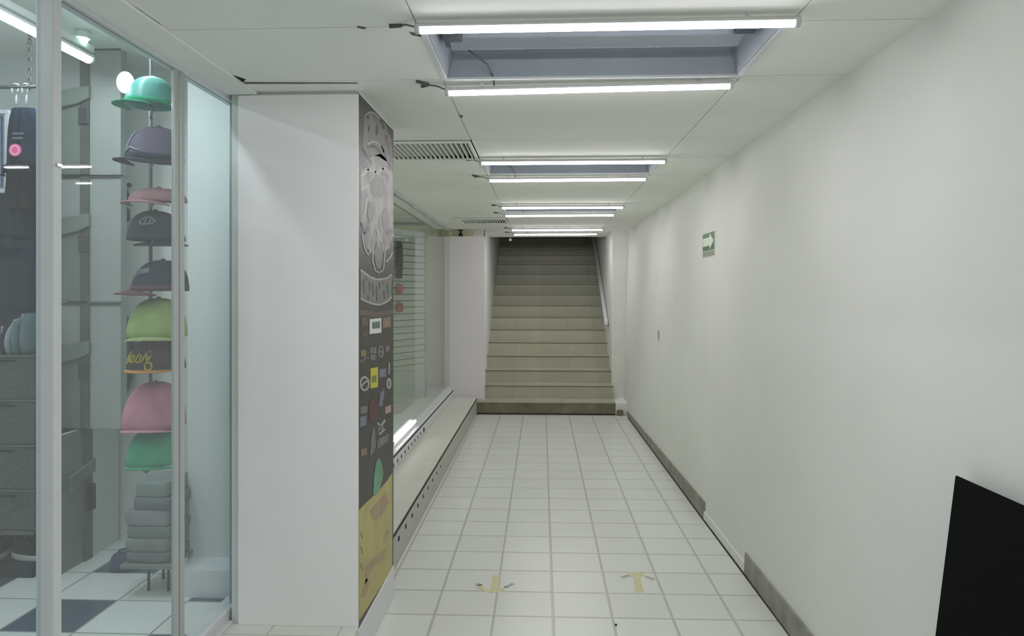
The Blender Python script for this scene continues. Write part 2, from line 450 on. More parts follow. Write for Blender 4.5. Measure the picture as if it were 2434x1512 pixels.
# ribbon with illegible characters
top = [(856, 641), (868, 650), (880, 659), (894, 664), (908, 664), (920, 661), (931, 652)]
bot = [(930, 706), (922, 715), (910, 722), (898, 725), (884, 722), (870, 717), (856, 710)]
shape('g', top + bot, 3)
stroke('lt', top, 4, 4); stroke('lt', bot, 4, 4)
for x, y0, y1 in ((863, 664, 700), (869, 660, 668), (877, 668, 690), (885, 672, 704), (894, 680, 716), (901, 672, 686), (909, 668, 676), (912, 690, 710), (920, 672, 700), (874, 705, 714)):
    stroke('bg', [(x, y0), (x + 1, y1)], 3, 4)
shape('br', [(853, 735), (900, 742), (933, 735), (933, 748), (900, 755), (853, 748)], 2)
# rows of small printed marks
rect('br', 858, 756, 873, 775, 3); rect('br', 860, 788, 874, 800, 3)
rect('wh', 878, 759, 906, 794, 3, -3); rect('cy', 884, 765, 903, 782, 4, -2)
for x in (886, 890, 895, 899): stroke('bg', [(x, 768), (x, 780)], 1.6, 5)
rect('tan', 909, 756, 928, 780, 3, -3)
rect('ol', 857, 832, 870, 848, 3); stroke('g', [(855, 860), (862, 858), (868, 850), (876, 852)], 4, 3)
for d in ((879, 826), (887, 826)): rect('g', d[0], d[1], d[0] + 7, d[1] + 14, 3)
rect('g', 880, 843, 892, 856, 4)
ell('g', 905, 836, 7, 15, 3); ell('bg', 905, 830, 3, 4, 4); ell('bg', 905, 842, 3, 4, 4); rect('g', 916, 824, 925, 837, 3, -3)
ell('lt', 866, 912, 12, 18, 3); ell('bg', 866, 912, 8, 13, 4); stroke('lt', [(858, 918), (866, 909), (874, 905)], 4, 5)
rect('yl', 880, 876, 898, 924, 3, -4); rect('ol', 883, 894, 894, 910, 4, -2)
rect('bl', 901, 878, 917, 898, 3, -3); stroke('lt', [(925, 862), (924, 890)], 3, 3); ell('lt', 924, 912, 6, 13, 3); ell('g', 924, 912, 3, 8, 4)
stroke('bl', [(908, 930), (904, 965)], 8, 3); stroke('bl', [(911, 925), (910, 950)], 4, 4)
shape('rd', [(876, 960), (886, 940), (897, 975), (893, 1000), (877, 1000)], 3)
rect('pk', 915, 968, 929, 985, 3, -6); rect('g', 856, 968, 873, 985, 3, -4); rect('bl', 855, 992, 870, 1016, 3, -5)
stroke('lt', [(897, 1005), (904, 1014), (915, 998)], 5, 3); stroke('lt', [(901, 1033), (914, 1020)], 4, 3); rect('g', 896, 1018, 912, 1026, 3, -6)
shape('g', [(884, 1022), (890, 1016), (893, 1060), (886, 1078), (878, 1085)], 3); shape('g', [(897, 1045), (924, 1030), (922, 1050), (906, 1060), (896, 1070)], 3)
rect('tan', 857, 1068, 871, 1085, 3, -4)
# ochre lower part and green leaf
shape('yb', [(852, 1214), (866, 1198), (884, 1182), (905, 1160), (920, 1142), (932, 1124), (932, 1352), (852, 1478)], 2)
shape('pm', [(878, 1215), (900, 1190), (918, 1170), (924, 1195), (905, 1230), (885, 1238)], 3)
shape('pm', [(866, 1350), (884, 1330), (918, 1300), (912, 1330), (886, 1350), (868, 1390)], 3)
shape('pm', [(855, 1420), (870, 1375), (880, 1380), (868, 1420)], 3); stroke('pm', [(912, 1290), (922, 1260)], 7, 3)
for yy in (1265, 1300, 1340): stroke('ol', [(857, yy), (861, yy + 16)], 3, 3)
shape('gr', [(886, 1176), (888, 1130), (893, 1098), (899, 1088), (906, 1098), (911, 1125), (908, 1142), (900, 1168), (893, 1178)], 4)
stroke('cy', [(897, 1152), (902, 1146)], 4, 5)
tag(m.build('poster', [pc[k] for k in keys]), 'tall dark printed poster with ochre lower part on the pillar side', 'poster')

# ---------------------------------------------------------------- first shop window
win = sempty('window_1', (0, 0, 0))
FH = CZ0
def post(y0, y1, x0=GX - 0.03, x1=GX + 0.02, mt='white'):
    return MB().box(x0, x1, y0, y1, 0.24, FH - 0.012).build('post', M[mt], win, bevel=0.004)
post(1.99, 2.028, GX - 0.011, GX + 0.04)
post(2.725, 2.760, GX - 0.004, GX + 0.010, 'alu'); post(2.766, 2.800, GX - 0.004, GX + 0.013, 'alu')
post(3.245, 3.272, GX - 0.006, GX + 0.004, 'alu'); post(3.275, 3.33, GX - 0.01, GX + 0.025, 'white')
MB().box(GX - 0.05, GX + 0.02, -7.6, 3.33, SLAB, 0.245).build('bottom_rail', M['white'], win, bevel=0.004)
MB().box(GX - 0.05, GX + 0.04, -7.6, 3.18, SLAB - 0.003, 0.20).build('sill', M['white'], win, bevel=0.003)
MB().box(GX - 0.03, GX + 0.02, -7.6, 3.33, 2.495, 2.54).build('top_rail', M['white'], win, bevel=0.003)
MB().box(GX - 0.004, GX + 0.004, -7.6, 1.99, 0.245, 2.495).build('pane', M['glass'], win)
MB().box(GX - 0.004, GX + 0.004, 2.028, 2.725, 0.245, 2.495).build('pane', M['glass'], win)
MB().box(GX - 0.004, GX + 0.004, 2.800, 3.245, 0.245, 2.495).build('pane', M['glass'], win)
MB().box(GX + 0.04, GX + 0.046, 2.0, 2.022, 2.00, 2.008).build('post_glint', M['chrome'], win)  # small chrome strip imitating a lamp reflection on the post

# first shop interior
struct(MB().box(-4.2, -2.62, 3.95, 4.1, 0.1, 3.1).build('wall_shop_back', M['wall_grey']))
CABB = U(200, 1021, y=3.85).z
m = MB().box(-2.515, -2.488, 3.62, 4.22, 0.1, CABB - 0.004); m.box(-2.515, -2.488, 3.915, 4.25, CABB - 0.004, 3.1)
struct(m.build('wall_shop_partition', M['wall_grey']))
struct(MB().box(-2.62, -1.42, 4.24, 4.36, 0.1, 3.1).build('wall_shop_far', M['wall']))
struct(MB().box(-1.78, -1.37, 3.62, 3.75, 0.1, 3.1).build('wall_shop_return', M['wall_grey']))
struct(MB().box(-1.76, -1.37, 3.44, 3.62, SLAB, SLAB + 0.13).build('baseboard_shop', M['white']))
struct(MB().box(-4.2, -4.1, -7.6, 4.1, 0.1, 3.1).build('wall_shop_left', M['wall_grey']))
struct(MB().box(-4.2, -1.45, -7.6, 4.5, 2.95, 3.05).build('ceiling_shop', M['ceiling']))

def tube_lamp_body(parent, p0, p1, r, mt, endm='cap_end', name='tube'):
    p0, p1 = Vector(p0), Vector(p1); d = (p1 - p0).normalized()
    mb = MB(); u = Vector((-d.y, d.x, 0)).normalized(); n = 24
    def ringp(p, ks): return [p + u * r * math.cos(PI * 2 * k / n) + Vector((0, 0, r * math.sin(PI * 2 * k / n))) for k in ks]
    lo = range(n // 2 + 2, n - 1); hi = [k % n for k in range(0, n // 2 + 1)]; sa = [n - 2, n - 1, 0]; sb = [n // 2, n // 2 + 1, n // 2 + 2]
    mb.rings([ringp(p0, lo), ringp(p1, lo)], False, False)
    mb.mi = 2
    for q_ in (sa, sb): mb.rings([ringp(p0, q_), ringp(p1, q_)], False, False)
    mb.mi = 1; mb.rings([ringp(p0, hi), ringp(p1, hi)], False, False)
    bmesh.ops.remove_doubles(mb.bm, verts=mb.bm.verts, dist=1e-5)
    t = mb.build(name, [M[mt], M[endm], M['tube_edge']], parent)
    MB().tube([p0 - d * 0.012, p0 + d * 0.004], r * 1.05, 12).build('end_cap', M[endm], t)
    MB().tube([p1 - d * 0.004, p1 + d * 0.012], r * 1.05, 12).build('end_cap', M[endm], t)
    return t
# shop ceiling tube lights running along the shop
def shop_tube(x, y0, y1, z, label, group=None):
    t = thing('tube_light', label, 'lamp', (x, (y0 + y1) / 2, z))
    hy = (y1 - y0) / 2
    MB().box(-0.03, 0.03, -hy, hy, 0.025, 0.06).build('base_channel', M['cap_end'], t, bevel=0.004)
    b = MB().box(-0.008, 0.008, -0.02, 0.02, 0.058, 2.95 - z).build('hanger', M['cap_end'], t)
    tube_lamp_body(t, (0, -hy, 0), (0, hy, 0), 0.026, 'shoptube')
    return t
a = U(0, 30, z=2.84)
shop_tube(a.x, a.y - 0.75, 3.66, 2.84, 'bright tube light under the ceiling inside the left shop')
shop_tube(-2.34, 0.6, 1.8, 2.84, 'added tube light brightening the left shop nearer the camera, out of view')  # unseen tube added to lift the brightness of the shop
shop_tube(-1.72, 2.1, 3.3, 2.86, 'added tube light out of view, brightening the column of caps and the wall behind')  # added, hidden above the glass, to light the caps and back wall
shop_tube(-3.2, 1.0, 2.2, 2.84, 'added tube light brightening the left shop from deeper in, out of view')  # another unseen tube added so the shop interior gets brighter
m2 = thing('spotlight', 'small round glowing spot added for a glare in the glass above the grey cabinets', 'lamp', U(196, 82, z=2.93))  # lamp shape imitating a glare reflected in the glass
MB().tube([(0, 0, 0.02), (0, 0, -0.02)], 0.035, 16).build('housing', M['cap_end'], m2)
MB().ball((0, 0, -0.025), 0.026, 12).build('bulb', M['bulb'], m2)
q = U(298, 196, y=3.1)
m2 = thing('spotlight', 'bright round lamp glowing beside the topmost teal cap', 'lamp', q)
MB().ball((0, 0, 0), 0.036, 16, 1, 0.8, 1.3).build('bulb', M['bulb'], m2)
MB().tube([(0, 0.02, 0), (0.04, 0.06, 0.0), (0.1, -0.02, 0.0)], 0.006, 8).build('bracket', M['cap_end'], m2)

# grey cabinet column (four stacked modules) with dark upright and brackets
cabm = mat('pale_grey_laminate', (160, 166, 162), 0.6, var=0.06, scale=2.5)
cabl = mat('grey_green_laminate', (118, 128, 122), 0.65, var=0.12, scale=6)
upm = mat('dark_grey_upright', (88, 92, 86), 0.6, var=0.25, scale=9)
CY = 3.85
edges = [115, 418, 719, 1021]
xa = U(140, 500, y=CY).x; xb = U(287, 500, y=CY).x
names = ['topmost shallow pale grey wall cabinet with a dark upright beside the caps',
         'middle shallow pale grey wall cabinet of the column beside the caps',
         'lowest shallow pale grey wall cabinet of the column beside the caps']
for k in range(3):
    zt = U(200, edges[k], y=CY).z; zb = U(200, edges[k + 1], y=CY).z
    t = thing('wall_cabinet', names[k], 'cabinet', (xa, CY, zb), group='wall cabinets beside the caps')
    H = zt - zb
    MB().box(0, xb - xa, 0, 0.06, 0.004, H - 0.004).build('body', cabm, t, bevel=0.003)
    ux0 = U(193, 500, y=CY).x - xa; ux1 = U(214, 500, y=CY).x - xa
    MB().box(ux0, ux1, -0.012, 0.0, 0.006, H - 0.006).build('upright', upm, t, bevel=0.002)
    lx0 = 0.0
    MB().box(lx0, ux0 - 0.0, -0.006, 0.0, 0.01, H * 0.66).build('side_panel', cabl, t)
    b = MB().prism([(lx0, H * 0.66), (ux1 + 0.008, H * 0.70), (ux1 + 0.008, H * 0.60), (ux0, H * 0.56), (lx0, H * 0.52)], 'y', -0.03, -0.006)
    b.build('bracket', cabl, t, bevel=0.004)
    MB().box(ux0 - 0.004, ux1 + 0.004, -0.022, -0.012, H * 0.40, H * 0.53).build('clip', M['steel'], t, bevel=0.003)
    MB().box(0, xb - xa, -0.008, 0.0, H - 0.012, H - 0.002).build('top_edge', M['steel'], t)
# the wall upright below the cabinets
t = thing('wall_upright', 'dark grey upright rail on the shop wall below the grey cabinets', 'rail', (-2.488, 3.905, SLAB))
zt = U(200, 1022, y=CY).z - SLAB
MB().box(0.0, 0.02, -0.035, 0.035, 0, zt).build('rail', upm, t, bevel=0.002)
MB().box(0.0, 0.008, -0.28, -0.035, 0, zt).build('side_board', cabl, t)
MB().prism([(-0.16, zt * 0.68), (0.05, zt * 0.76), (0.05, zt * 0.66), (-0.16, zt * 0.56)], 'x', 0.008, 0.028).build('bracket', cabl, t, bevel=0.003)
MB().box(0.02, 0.05, -0.02, 0.02, zt * 0.38, zt * 0.58).build('clip', M['hole'], t, bevel=0.008)

# ---------------------------------------------------------------- caps and their rack
RY = 2.90
PXO = U(358, 700, y=3.07).x - U(358, 700, y=2.90).x
pole = U(358, 700, y=RY)
rack = thing('cap_rack', 'thin dark rack hung from the shop ceiling carrying the column of caps', 'rack', (pole.x, RY, SLAB))
MB().tube([(PXO, 0.17, 0.70), (PXO, 0.17, 2.95 - SLAB)], 0.008, 10).build('pole', M['steel'], rack)
MB().tube([(PXO, 0.17, 2.745), (PXO, 0.17, 2.765)], [0.03, 0.035], 16).build('ceiling_plate', M['steel'], rack)
MB().tube([(PXO, 0.17, 0.71), (PXO - 0.02, 0.17, 0.69), (PXO - 0.03, 0.17, 0.70)], 0.007, 8).build('end_hook', M['steel'], rack)

def crown_pt(r, h, az, el, off=0.0):
    # az 0 = front (-Y local)
    ca = math.cos(el) ** 0.72 if el < PI / 2 - 1e-4 else 0
    seam = 1 - 0.018 * (abs(math.sin(az * 3)) < 0.12)
    fx = (r + off) * ca * seam
    lean = 0.10 * h * math.sin(el)
    return Vector((fx * math.sin(az), -fx * 1.10 * math.cos(az) + lean, (h + off) * math.sin(el)))
def make_cap(label, px, py_base, r, h, crown_m, brim_m, rz=0.0, tilt=(0, 0), brim=0.075, dz=0.0, script=None, script_m=None, band_m=None, flat=False, y=RY, drop=0.02, group='caps on the rack', up=0.0, px0=None):
    q = U(px, py_base, y=y)
    t = thing('cap', label, 'cap', (q.x, y, q.z), (tilt[0], tilt[1], rz), group)
    n = 36; rs = []
    for j in range(11):
        el = (j / 10) * PI / 2 * 0.985
        rs.append([crown_pt(r, h, 2 * PI * k / n, el) for k in range(n)])
    mb = MB(); mb.rings(rs, True, False)
    top = mb.bm.verts.new((0, 0.10 * h, h)); mb.bm.verts.ensure_lookup_table()
    vs = list(mb.bm.verts)[-n - 1:-1]
    for i in range(n): mb._f([vs[i], vs[(i + 1) % n], top], True)
    cr = mb.build('crown', crown_m, t, solid=0.004)
    MB().ball((0, 0.10 * h, h + 0.002), 0.009, 10, 1, 1, 0.6).build('button', crown_m, t)
    # brim
    if brim:
        mb = MB(); na, nr = 18, 5; rows_ = []
        for j in range(nr + 1):
            row = []
            for i in range(na + 1):
                az = -1.25 + 2.5 * i / na
                p = crown_pt(r * 0.985, h, az, 0.0)
                ext = brim * (max(0, math.cos(az * 1.2)) ** 0.7) * j / nr
                d = Vector((math.sin(az) * 0.55, -1, 0)).normalized()
                row.append(p + d * ext + Vector((0, 0, 0.006 - drop * (abs(az) / 1.25) ** 2 - up * 0 - (0.25 * ext if not up else -up * ext))))
            rows_.append(row)
        mb.rings(rows_, False, False); mb.build('brim', brim_m, t, solid=0.004)
    if band_m:
        mb = MB(); mb.rings([[crown_pt(r, h, 2 * PI * k / n, e, 0.002) for k in range(n)] for e in (0.0, 0.08, 0.16)], True, False)
        mb.build('sweatband', band_m, t, solid=0.002)
    if script:
        mb = MB()
        for st in script:
            pts = []
            for a, b in zip(st, st[1:]):
                for s_ in range(4):
                    u = s_ / 4; pts.append((a[0] + (b[0] - a[0]) * u, a[1] + (b[1] - a[1]) * u))
            pts.append(st[-1])
            mb.tube([crown_pt(r, h, p[0], p[1], 0.003) for p in pts], 0.0036, 6)
        mb.build('embroidery', script_m, t)
    # peg of the rack under it
    return t
def peg(px_y, depth=0.0):
    z = U(358, px_y, y=RY).z - SLAB
    MB().tube([(PXO, 0.17, z + 0.0), (0, 0.02, z + 0.004), (0, 0, z + 0.01), (0, 0, z + 0.03)], 0.005, 8).build('peg', M['steel'], rack)

C = {
 'teal': cloth('teal_cloth', (70, 176, 152)), 'tealsh': mat('teal_sheen', (92, 176, 166), 0.35, var=0.05),
 'tealb': cloth('deep_teal_cloth', (40, 160, 120)),
 'mauve': cloth('mauve_grey_cloth', (112, 104, 124)), 'navy': cloth('navy_cloth', (50, 60, 78)), 'pale': cloth('pale_blue_grey_cloth', (160, 172, 186)),
 'rose': cloth('dusty_rose_cloth', (158, 122, 126)), 'dk': cloth('dark_slate_cloth', (48, 56, 66)), 'em': cloth('grey_stitching', (124, 134, 142)),
 'navy2': cloth('ink_blue_cloth', (44, 48, 68)), 'plum': cloth('plum_cloth', (92, 60, 72)), 'lime': cloth('lime_cloth', (150, 176, 104)), 'lime2': cloth('pale_lime_cloth', (160, 176, 122)),
 'maroon': cloth('maroon_cloth', (72, 50, 54)), 'yel': cloth('yellow_thread', (184, 172, 60), 0.05), 'oran': cloth('orange_cloth', (204, 142, 70), 0.05), 'blk': cloth('black_band_cloth', (34, 38, 46)),
 'pink': cloth('pink_cloth', (190, 130, 148)), 'pink2': cloth('light_pink_cloth', (196, 142, 156)), 'green2': cloth('sea_green_cloth', (64, 164, 130)),
}
emb = [[(-0.32, 0.55), (-0.15, 0.75), (0.1, 0.78), (0.3, 0.6), (0.1, 0.5), (-0.2, 0.48), (-0.32, 0.55)], [(-0.1, 0.52), (-0.05, 0.72)], [(0.08, 0.52), (0.1, 0.72)]]
scr1 = [[(-0.32, 0.62), (-0.45, 0.55), (-0.42, 0.38), (-0.28, 0.36)], [(-0.22, 0.36), (-0.2, 0.56), (-0.1, 0.56)], [(-0.05, 0.4), (0.0, 0.6)], [(0.05, 0.4), (0.1, 0.62), (0.16, 0.42), (0.22, 0.64), (0.28, 0.44)]]
scr2 = [[(-0.95, 0.22), (-0.82, 0.62), (-0.76, 0.24), (-0.95, 0.26), (-0.9, 0.4)], [(-0.68, 0.28), (-0.55, 0.5), (-0.44, 0.46), (-0.5, 0.26), (-0.66, 0.3)],
        [(-0.38, 0.28), (-0.26, 0.54), (-0.14, 0.48), (-0.2, 0.26), (-0.34, 0.3)], [(-0.1, 0.28), (0.02, 0.6), (0.1, 0.3), (0.2, 0.5)], [(0.2, 0.62), (0.12, 0.66)],
        [(0.1, 0.3), (0.02, 0.2), (0.06, 0.06), (0.2, 0.04), (0.28, 0.16), (0.2, 0.28), (0.1, 0.26)]]
make_cap('glossy teal cap, topmost on the rack, next to the glowing lamp', 356, 252, 0.086, 0.118, C['tealsh'], C['tealb'], rz=-0.6, brim=0.05, y=RY, drop=0.012, tilt=(0.0, 0.0), band_m=C['tealb'])
make_cap('mauve grey cap with navy brim and pale left panel, second from the top', 368, 384, 0.100, 0.14, C['mauve'], C['navy'], rz=-0.6, brim=0.05, tilt=(0.0, 0.06), script=[[(-0.2, 0.2), (-0.2, 0.9)], [(-0.25, 0.15), (0.1, 0.3), (0.6, 0.2)]], script_m=C['pale'], band_m=C['navy'])
make_cap('flat dusty rose cap under the mauve grey one', 376, 480, 0.104, 0.055, C['rose'], C['rose'], rz=-0.3, brim=0.04, tilt=(0.06, 0.04))
make_cap('dark slate cap with a pale oval emblem, fourth from the top', 372, 572, 0.106, 0.118, C['dk'], C['navy'], rz=PI + 0.2, brim=0.06, script=[[(p[0] + PI, p[1]) for p in s_] for s_ in emb], script_m=C['em'], band_m=C['navy'])
make_cap('ink blue cap with grey script, plum brim pointing left', 380, 692, 0.098, 0.125, C['navy2'], C['plum'], rz=-0.85, brim=0.06, script=[[(p[0] + 0.55, p[1] + 0.15) for p in s_] for s_ in scr1], script_m=C['em'], band_m=C['plum'])
make_cap('lime green cap above the maroon one', 374, 800, 0.112, 0.155, C['lime'], C['lime2'], rz=0.2, brim=0.04)
make_cap('maroon cap with yellow script and orange brim', 372, 876, 0.106, 0.125, C['maroon'], C['oran'], rz=0.1, brim=0.03, script=scr2, script_m=C['yel'], band_m=C['blk'], drop=0.004)
make_cap('pink cap below the maroon one', 366, 1012, 0.118, 0.175, C['pink'], C['pink2'], rz=0.1, brim=0.02)
make_cap('sea green cap, lowest on the rack', 368, 1098, 0.106, 0.14, C['green2'], C['green2'], rz=0.1, brim=0.02)
for yy in (256, 386, 484, 572, 692, 800, 876, 1008, 1098): peg(yy)

# ---------------------------------------------------------------- table with folded clothes, bag on the floor
ty = 3.52
tx0 = U(318, 1380, y=ty).x; tx1 = U(436, 1380, y=ty).x
ztop = U(350, 1322, y=ty).z
tb = thing('display_table', 'low table on thin metal legs under the folded grey clothes', 'table', ((tx0 + tx1) / 2, ty, SLAB))
hw = (tx1 - tx0) / 2
MB().box(-hw, hw, -0.12, 0.16, ztop - SLAB - 0.02, ztop - SLAB).build('table_top', mat('grey_board', (120, 130, 128), 0.6), tb, bevel=0.003)
for sx in (-1, 1):
    for yy in (0.0, 0.14):
        MB().tube([(sx * (hw - 0.075), yy, 0), (sx * (hw - 0.075), yy, ztop - SLAB - 0.02)], 0.007, 8).build('leg', M['steel'], tb)
gcol = [(116, 122, 124), (128, 136, 136), (112, 122, 120), (138, 142, 144), (110, 118, 122), (126, 140, 136)]
zz = ztop + 0.001
for k, hgt in enumerate((0.05, 0.065, 0.055, 0.075, 0.06, 0.07)):
    dx = random.uniform(-0.008, 0.008)
    mb = MB(); rs = []
    cx = (tx0 + tx1) / 2 + dx - 0.005 - (0.0 if k < 4 else -0.02)
    ww = hw * (0.93 if k < 4 else 0.80 - 0.12 * (k - 4))
    for j in range(9):
        a = -PI / 2 + PI * j / 8
        s_ = 1 - 0.06 * (1 - math.cos(a)); zj = zz + hgt / 2 + hgt / 2 * math.sin(a)
        rs.append([(cx + ww * s_ * math.copysign(abs(math.cos(b)) ** 0.3, math.cos(b)), ty + 0.02 + 0.12 * s_ * math.copysign(abs(math.sin(b)) ** 0.3, math.sin(b)),
                    zj + 0.001 * math.sin(5 * b + k)) for b in [2 * PI * i / 28 for i in range(28)]])
    mb.rings(rs)
    lab = ['bottom', 'second from the bottom', 'third from the bottom', 'third from the top', 'second from the top', 'top'][k]
    tag(mb.build('folded_garment', cloth('folded_grey_%d' % k, gcol[k], 0.15, 9)), 'grey folded garment, %s of the pile on the low table' % lab, 'clothes', 'pile of folded grey clothes')
    zz += hgt + 0.002
bag = thing('small_bag', 'small dark blue bag lying on the shop floor by the table', 'bag', U(296, 1352, z=SLAB))
mb = MB(); rs = []
for j in range(8):
    a = j / 7; hgt = 0.085 * math.sin(a * PI / 2) ; sc = math.cos(a * PI / 2 * 0.92) ** 0.5
    rs.append([(0.082 * sc * math.cos(b) * (1 + 0.08 * math.sin(3 * b)), 0.06 * sc * math.sin(b), hgt) for b in [2 * PI * i / 20 for i in range(20)]])
mb.rings(rs).build('body', cloth('dark_blue_nylon', (66, 78, 104)), bag)
MB().tube([(-0.04, 0, 0.07), (-0.03, 0.01, 0.095), (0.0, 0.02, 0.1), (0.03, 0.01, 0.095), (0.04, 0, 0.07)], 0.006, 6).build('handle', C['navy'], bag)

# backpack, cap and straps hanging behind the grey cabinets
by = 4.165
bpk = thing('backpack', 'blue grey backpack hanging behind the lowest cabinets and the caps', 'backpack', U(300, 870, y=by), (0, 0.12, 0))
mb = MB(); rs = []
for j in range(13):
    a = -1 + 2 * j / 12; zz_ = 0.19 * a; sc = (1 - abs(a) ** 3) ** 0.5 * (0.75 + 0.25 * a) + 0.03
    rs.append([(0.066 * sc * math.cos(b) * (1 + 0.05 * math.sin(4 * b)), 0.05 * sc * math.sin(b), zz_) for b in [2 * PI * i / 24 for i in range(24)]])
mb.rings(rs).build('body', cloth('blue_grey_nylon', (82, 104, 118)), bpk)
mb = MB(); mb.tube([(0.04, -0.04, 0.16), (0.06, -0.05, 0.05), (0.05, -0.048, -0.08), (0.02, -0.03, -0.17)], 0.010, 8); mb.build('strap', C['blk'], bpk)
mb = MB(); mb.tube([(0, 0.0, 0.18), (0, 0.03, 0.23), (0, 0.073, 0.23)], 0.006, 8); mb.build('hook', M['steel'], bpk)
cp = make_cap('purple grey cap half hidden behind the grey cabinets', 297, 800, 0.056, 0.12, cloth('purple_grey_cloth', (104, 96, 112)), C['blk'], rz=1.2, brim=0.02, y=4.165, group=None)
MB().tube([(0, 0, 0.05), (0, 0.073, 0.06)], 0.006, 8).build('hook', M['steel'], cp)
st = thing('belt', 'black strap hanging in a loop at the cabinet edge', 'belt', U(294, 480, y=4.16))
MB().tube([(-0.01, 0.078, 0.11), (-0.0, 0, 0.09), (0.022, 0, 0.04), (0.026, 0, 0.0), (0.005, 0, -0.02)], 0.013, 8).build('strap', C['blk'], st)
MB().tube([(-0.01, 0, -0.02), (0.018, 0, -0.05), (0.022, 0, -0.10), (0.0, 0, -0.13)], [0.012, 0.018, 0.018, 0.01], 8).build('strap', C['blk'], st)

# ---------------------------------------------------------------- clothes rail at the far left
hy = 3.42
r0 = U(-260, 208, y=hy); r1 = U(92, 206, y=hy)
rail = thing('clothes_rail', 'thin dark clothes rail hung on wires in the left shop', 'rail', (r1.x, hy, r1.z))
MB().tube([(r0.x - r1.x, 0, 0), (0, 0, 0)], 0.008, 10).build('rod', M['steel'], rail)
MB().ball((0, 0, 0), 0.013, 10).build('end_knob', M['steel'], rail)
def chain(x, z0, z1):
    mb = MB(); z_ = z0; k = 0
    while z_ < z1:
        pts = []
        for i in range(9):
            a = 2 * PI * i / 8; ca, sa = 0.008 * math.cos(a), 0.016 * math.sin(a)
            pts.append((x + (ca if k % 2 else 0) , (0 if k % 2 else ca), z_ + sa))
        mb.tube(pts, 0.0025, 5, False); z_ += 0.024; k += 1
    return mb
chain(-0.045, 0.0, 2.95 - r1.z).build('hanging_chain', M['wire'], rail)
chain(-0.50, 0.0, 2.95 - r1.z).build('hanging_chain', M['wire'], rail)
# hanger builder
def hanger(px, label, wdt=0.17):
    x = U(px, 206, y=hy).x
    t = thing('clothes_hanger', label, 'hanger', (x, hy, r1.z))
    MB().tube([(-0.020, 0, -0.03), (-0.02, 0, 0.0), (-0.008, 0, 0.014), (0.008, 0, 0.012), (0.016, 0, 0.0), (0.01, 0, -0.02), (0.0, 0, -0.045), (0, 0, -0.085)], 0.006, 8).build('hook', M['white'], t)
    return t
hanger(38, 'white plastic hanger holding the navy garment')
hanger(62, 'white plastic hanger right of the one on the navy garment')
def drape(name, mt, x0, x1, zt, zb, y, th, folds, seed, flare=1.0, shoulders=True):
    rnd = random.Random(seed); ph = [rnd.uniform(0, 6) for _ in range(4)]
    rs = []; n = 56
    for j in range(22):
        u = j / 21; z_ = zt + (zb - zt) * u
        wd = (x1 - x0) / 2 * (1 + (flare - 1) * u)
        if shoulders and u < 0.12: wd *= 0.72 + 0.28 * (u / 0.12) ** 0.5
        cx = (x0 + x1) / 2
        ring = []
        for i in range(n):
            a = 2 * PI * i / n
            tw = th * (1 + 0.35 * u * math.sin(folds * a + ph[0]) + 0.2 * math.sin(2 * folds * a + ph[1] + 3 * u))
            ring.append((cx + wd * math.cos(a) + 0.004 * math.sin(7 * u + ph[2]), y + tw * math.sin(a), z_ + 0.006 * math.sin(4 * a + ph[3]) * u))
        rs.append(ring)
    return MB().rings(rs).build(name, mt)
xg0 = U(18, 300, y=hy).x; xg1 = U(92, 300, y=hy).x
g1 = drape('dress', cloth('navy_garment_cloth', (32, 44, 62), 0.18, 7), xg0, xg1, U(40, 258, y=hy).z, U(40, 742, y=hy).z, hy, 0.022, 5, 3)
tag(g1, 'long navy garment with a pink round tag hanging from the clothes rail', 'clothes')
c = U(37, 357, y=hy - 0.03)
mb = MB(); mb.tube([(c.x, c.y, c.z), (c.x, c.y - 0.004, c.z)], 0.030, 24)
pt = mb.build('round_tag', mat('pink_tag', (232, 92, 150), 0.5), g1); pt['label'] = 'pink round tag with a lighter cross'
mb = MB()
mb.rings([[(c.x + rr * math.cos(a), c.y - 0.005, c.z + rr * math.sin(a)) for a in [2 * PI * i / 24 for i in range(24)]] for rr in (0.016, 0.024)], True, False)
mb.build('tag_ring', mat('pale_pink', (246, 168, 204), 0.5), pt)
mb = MB(); lx = U(30, 318, y=hy - 0.032)
for k, wdt in enumerate((0.055, 0.05)): mb.box(lx.x, lx.x + wdt, hy - 0.034, hy - 0.031, lx.z - 0.022 * k - 0.004, lx.z - 0.022 * k + 0.006)
mb.build('printed_line', cloth('faint_print', (88, 106, 122)), g1)
xs0 = U(6, 400, y=hy - 0.08).x; xs1 = U(96, 400, y=hy - 0.08).x
g2 = drape('blouse', cloth('black_garment_cloth', (25, 27, 36), 0.2, 9), xs0 + 0.02, xs1, U(40, 382, y=hy - 0.08).z, U(40, 498, y=hy - 0.08).z, hy - 0.085, 0.03, 6, 11)
tag(g2, 'short black garment hanging in front of the long navy one', 'clothes')
mb = MB(); q = U(8, 396, y=hy - 0.085); mb.tube([(q.x + 0.05, hy - 0.085, q.z), (q.x + 0.01, hy - 0.09, q.z - 0.01), (q.x, hy - 0.09, q.z - 0.045)], [0.02, 0.018, 0.013], 10)
mb.build('sleeve', cloth('black_sleeve_cloth', (25, 27, 36)), g2)
g3 = drape('curtain', cloth('slate_curtain_cloth', (44, 54, 66), 0.15, 6), U(-260, 500, y=3.87).x, U(70, 500, y=3.87).x, U(20, 440, y=3.87).z, U(20, 846, y=3.87).z + 0.02, 3.885, 0.018, 14, 5, shoulders=False)
tag(g3, 'slate grey cloth hanging behind the navy garment and the bags', 'curtain')
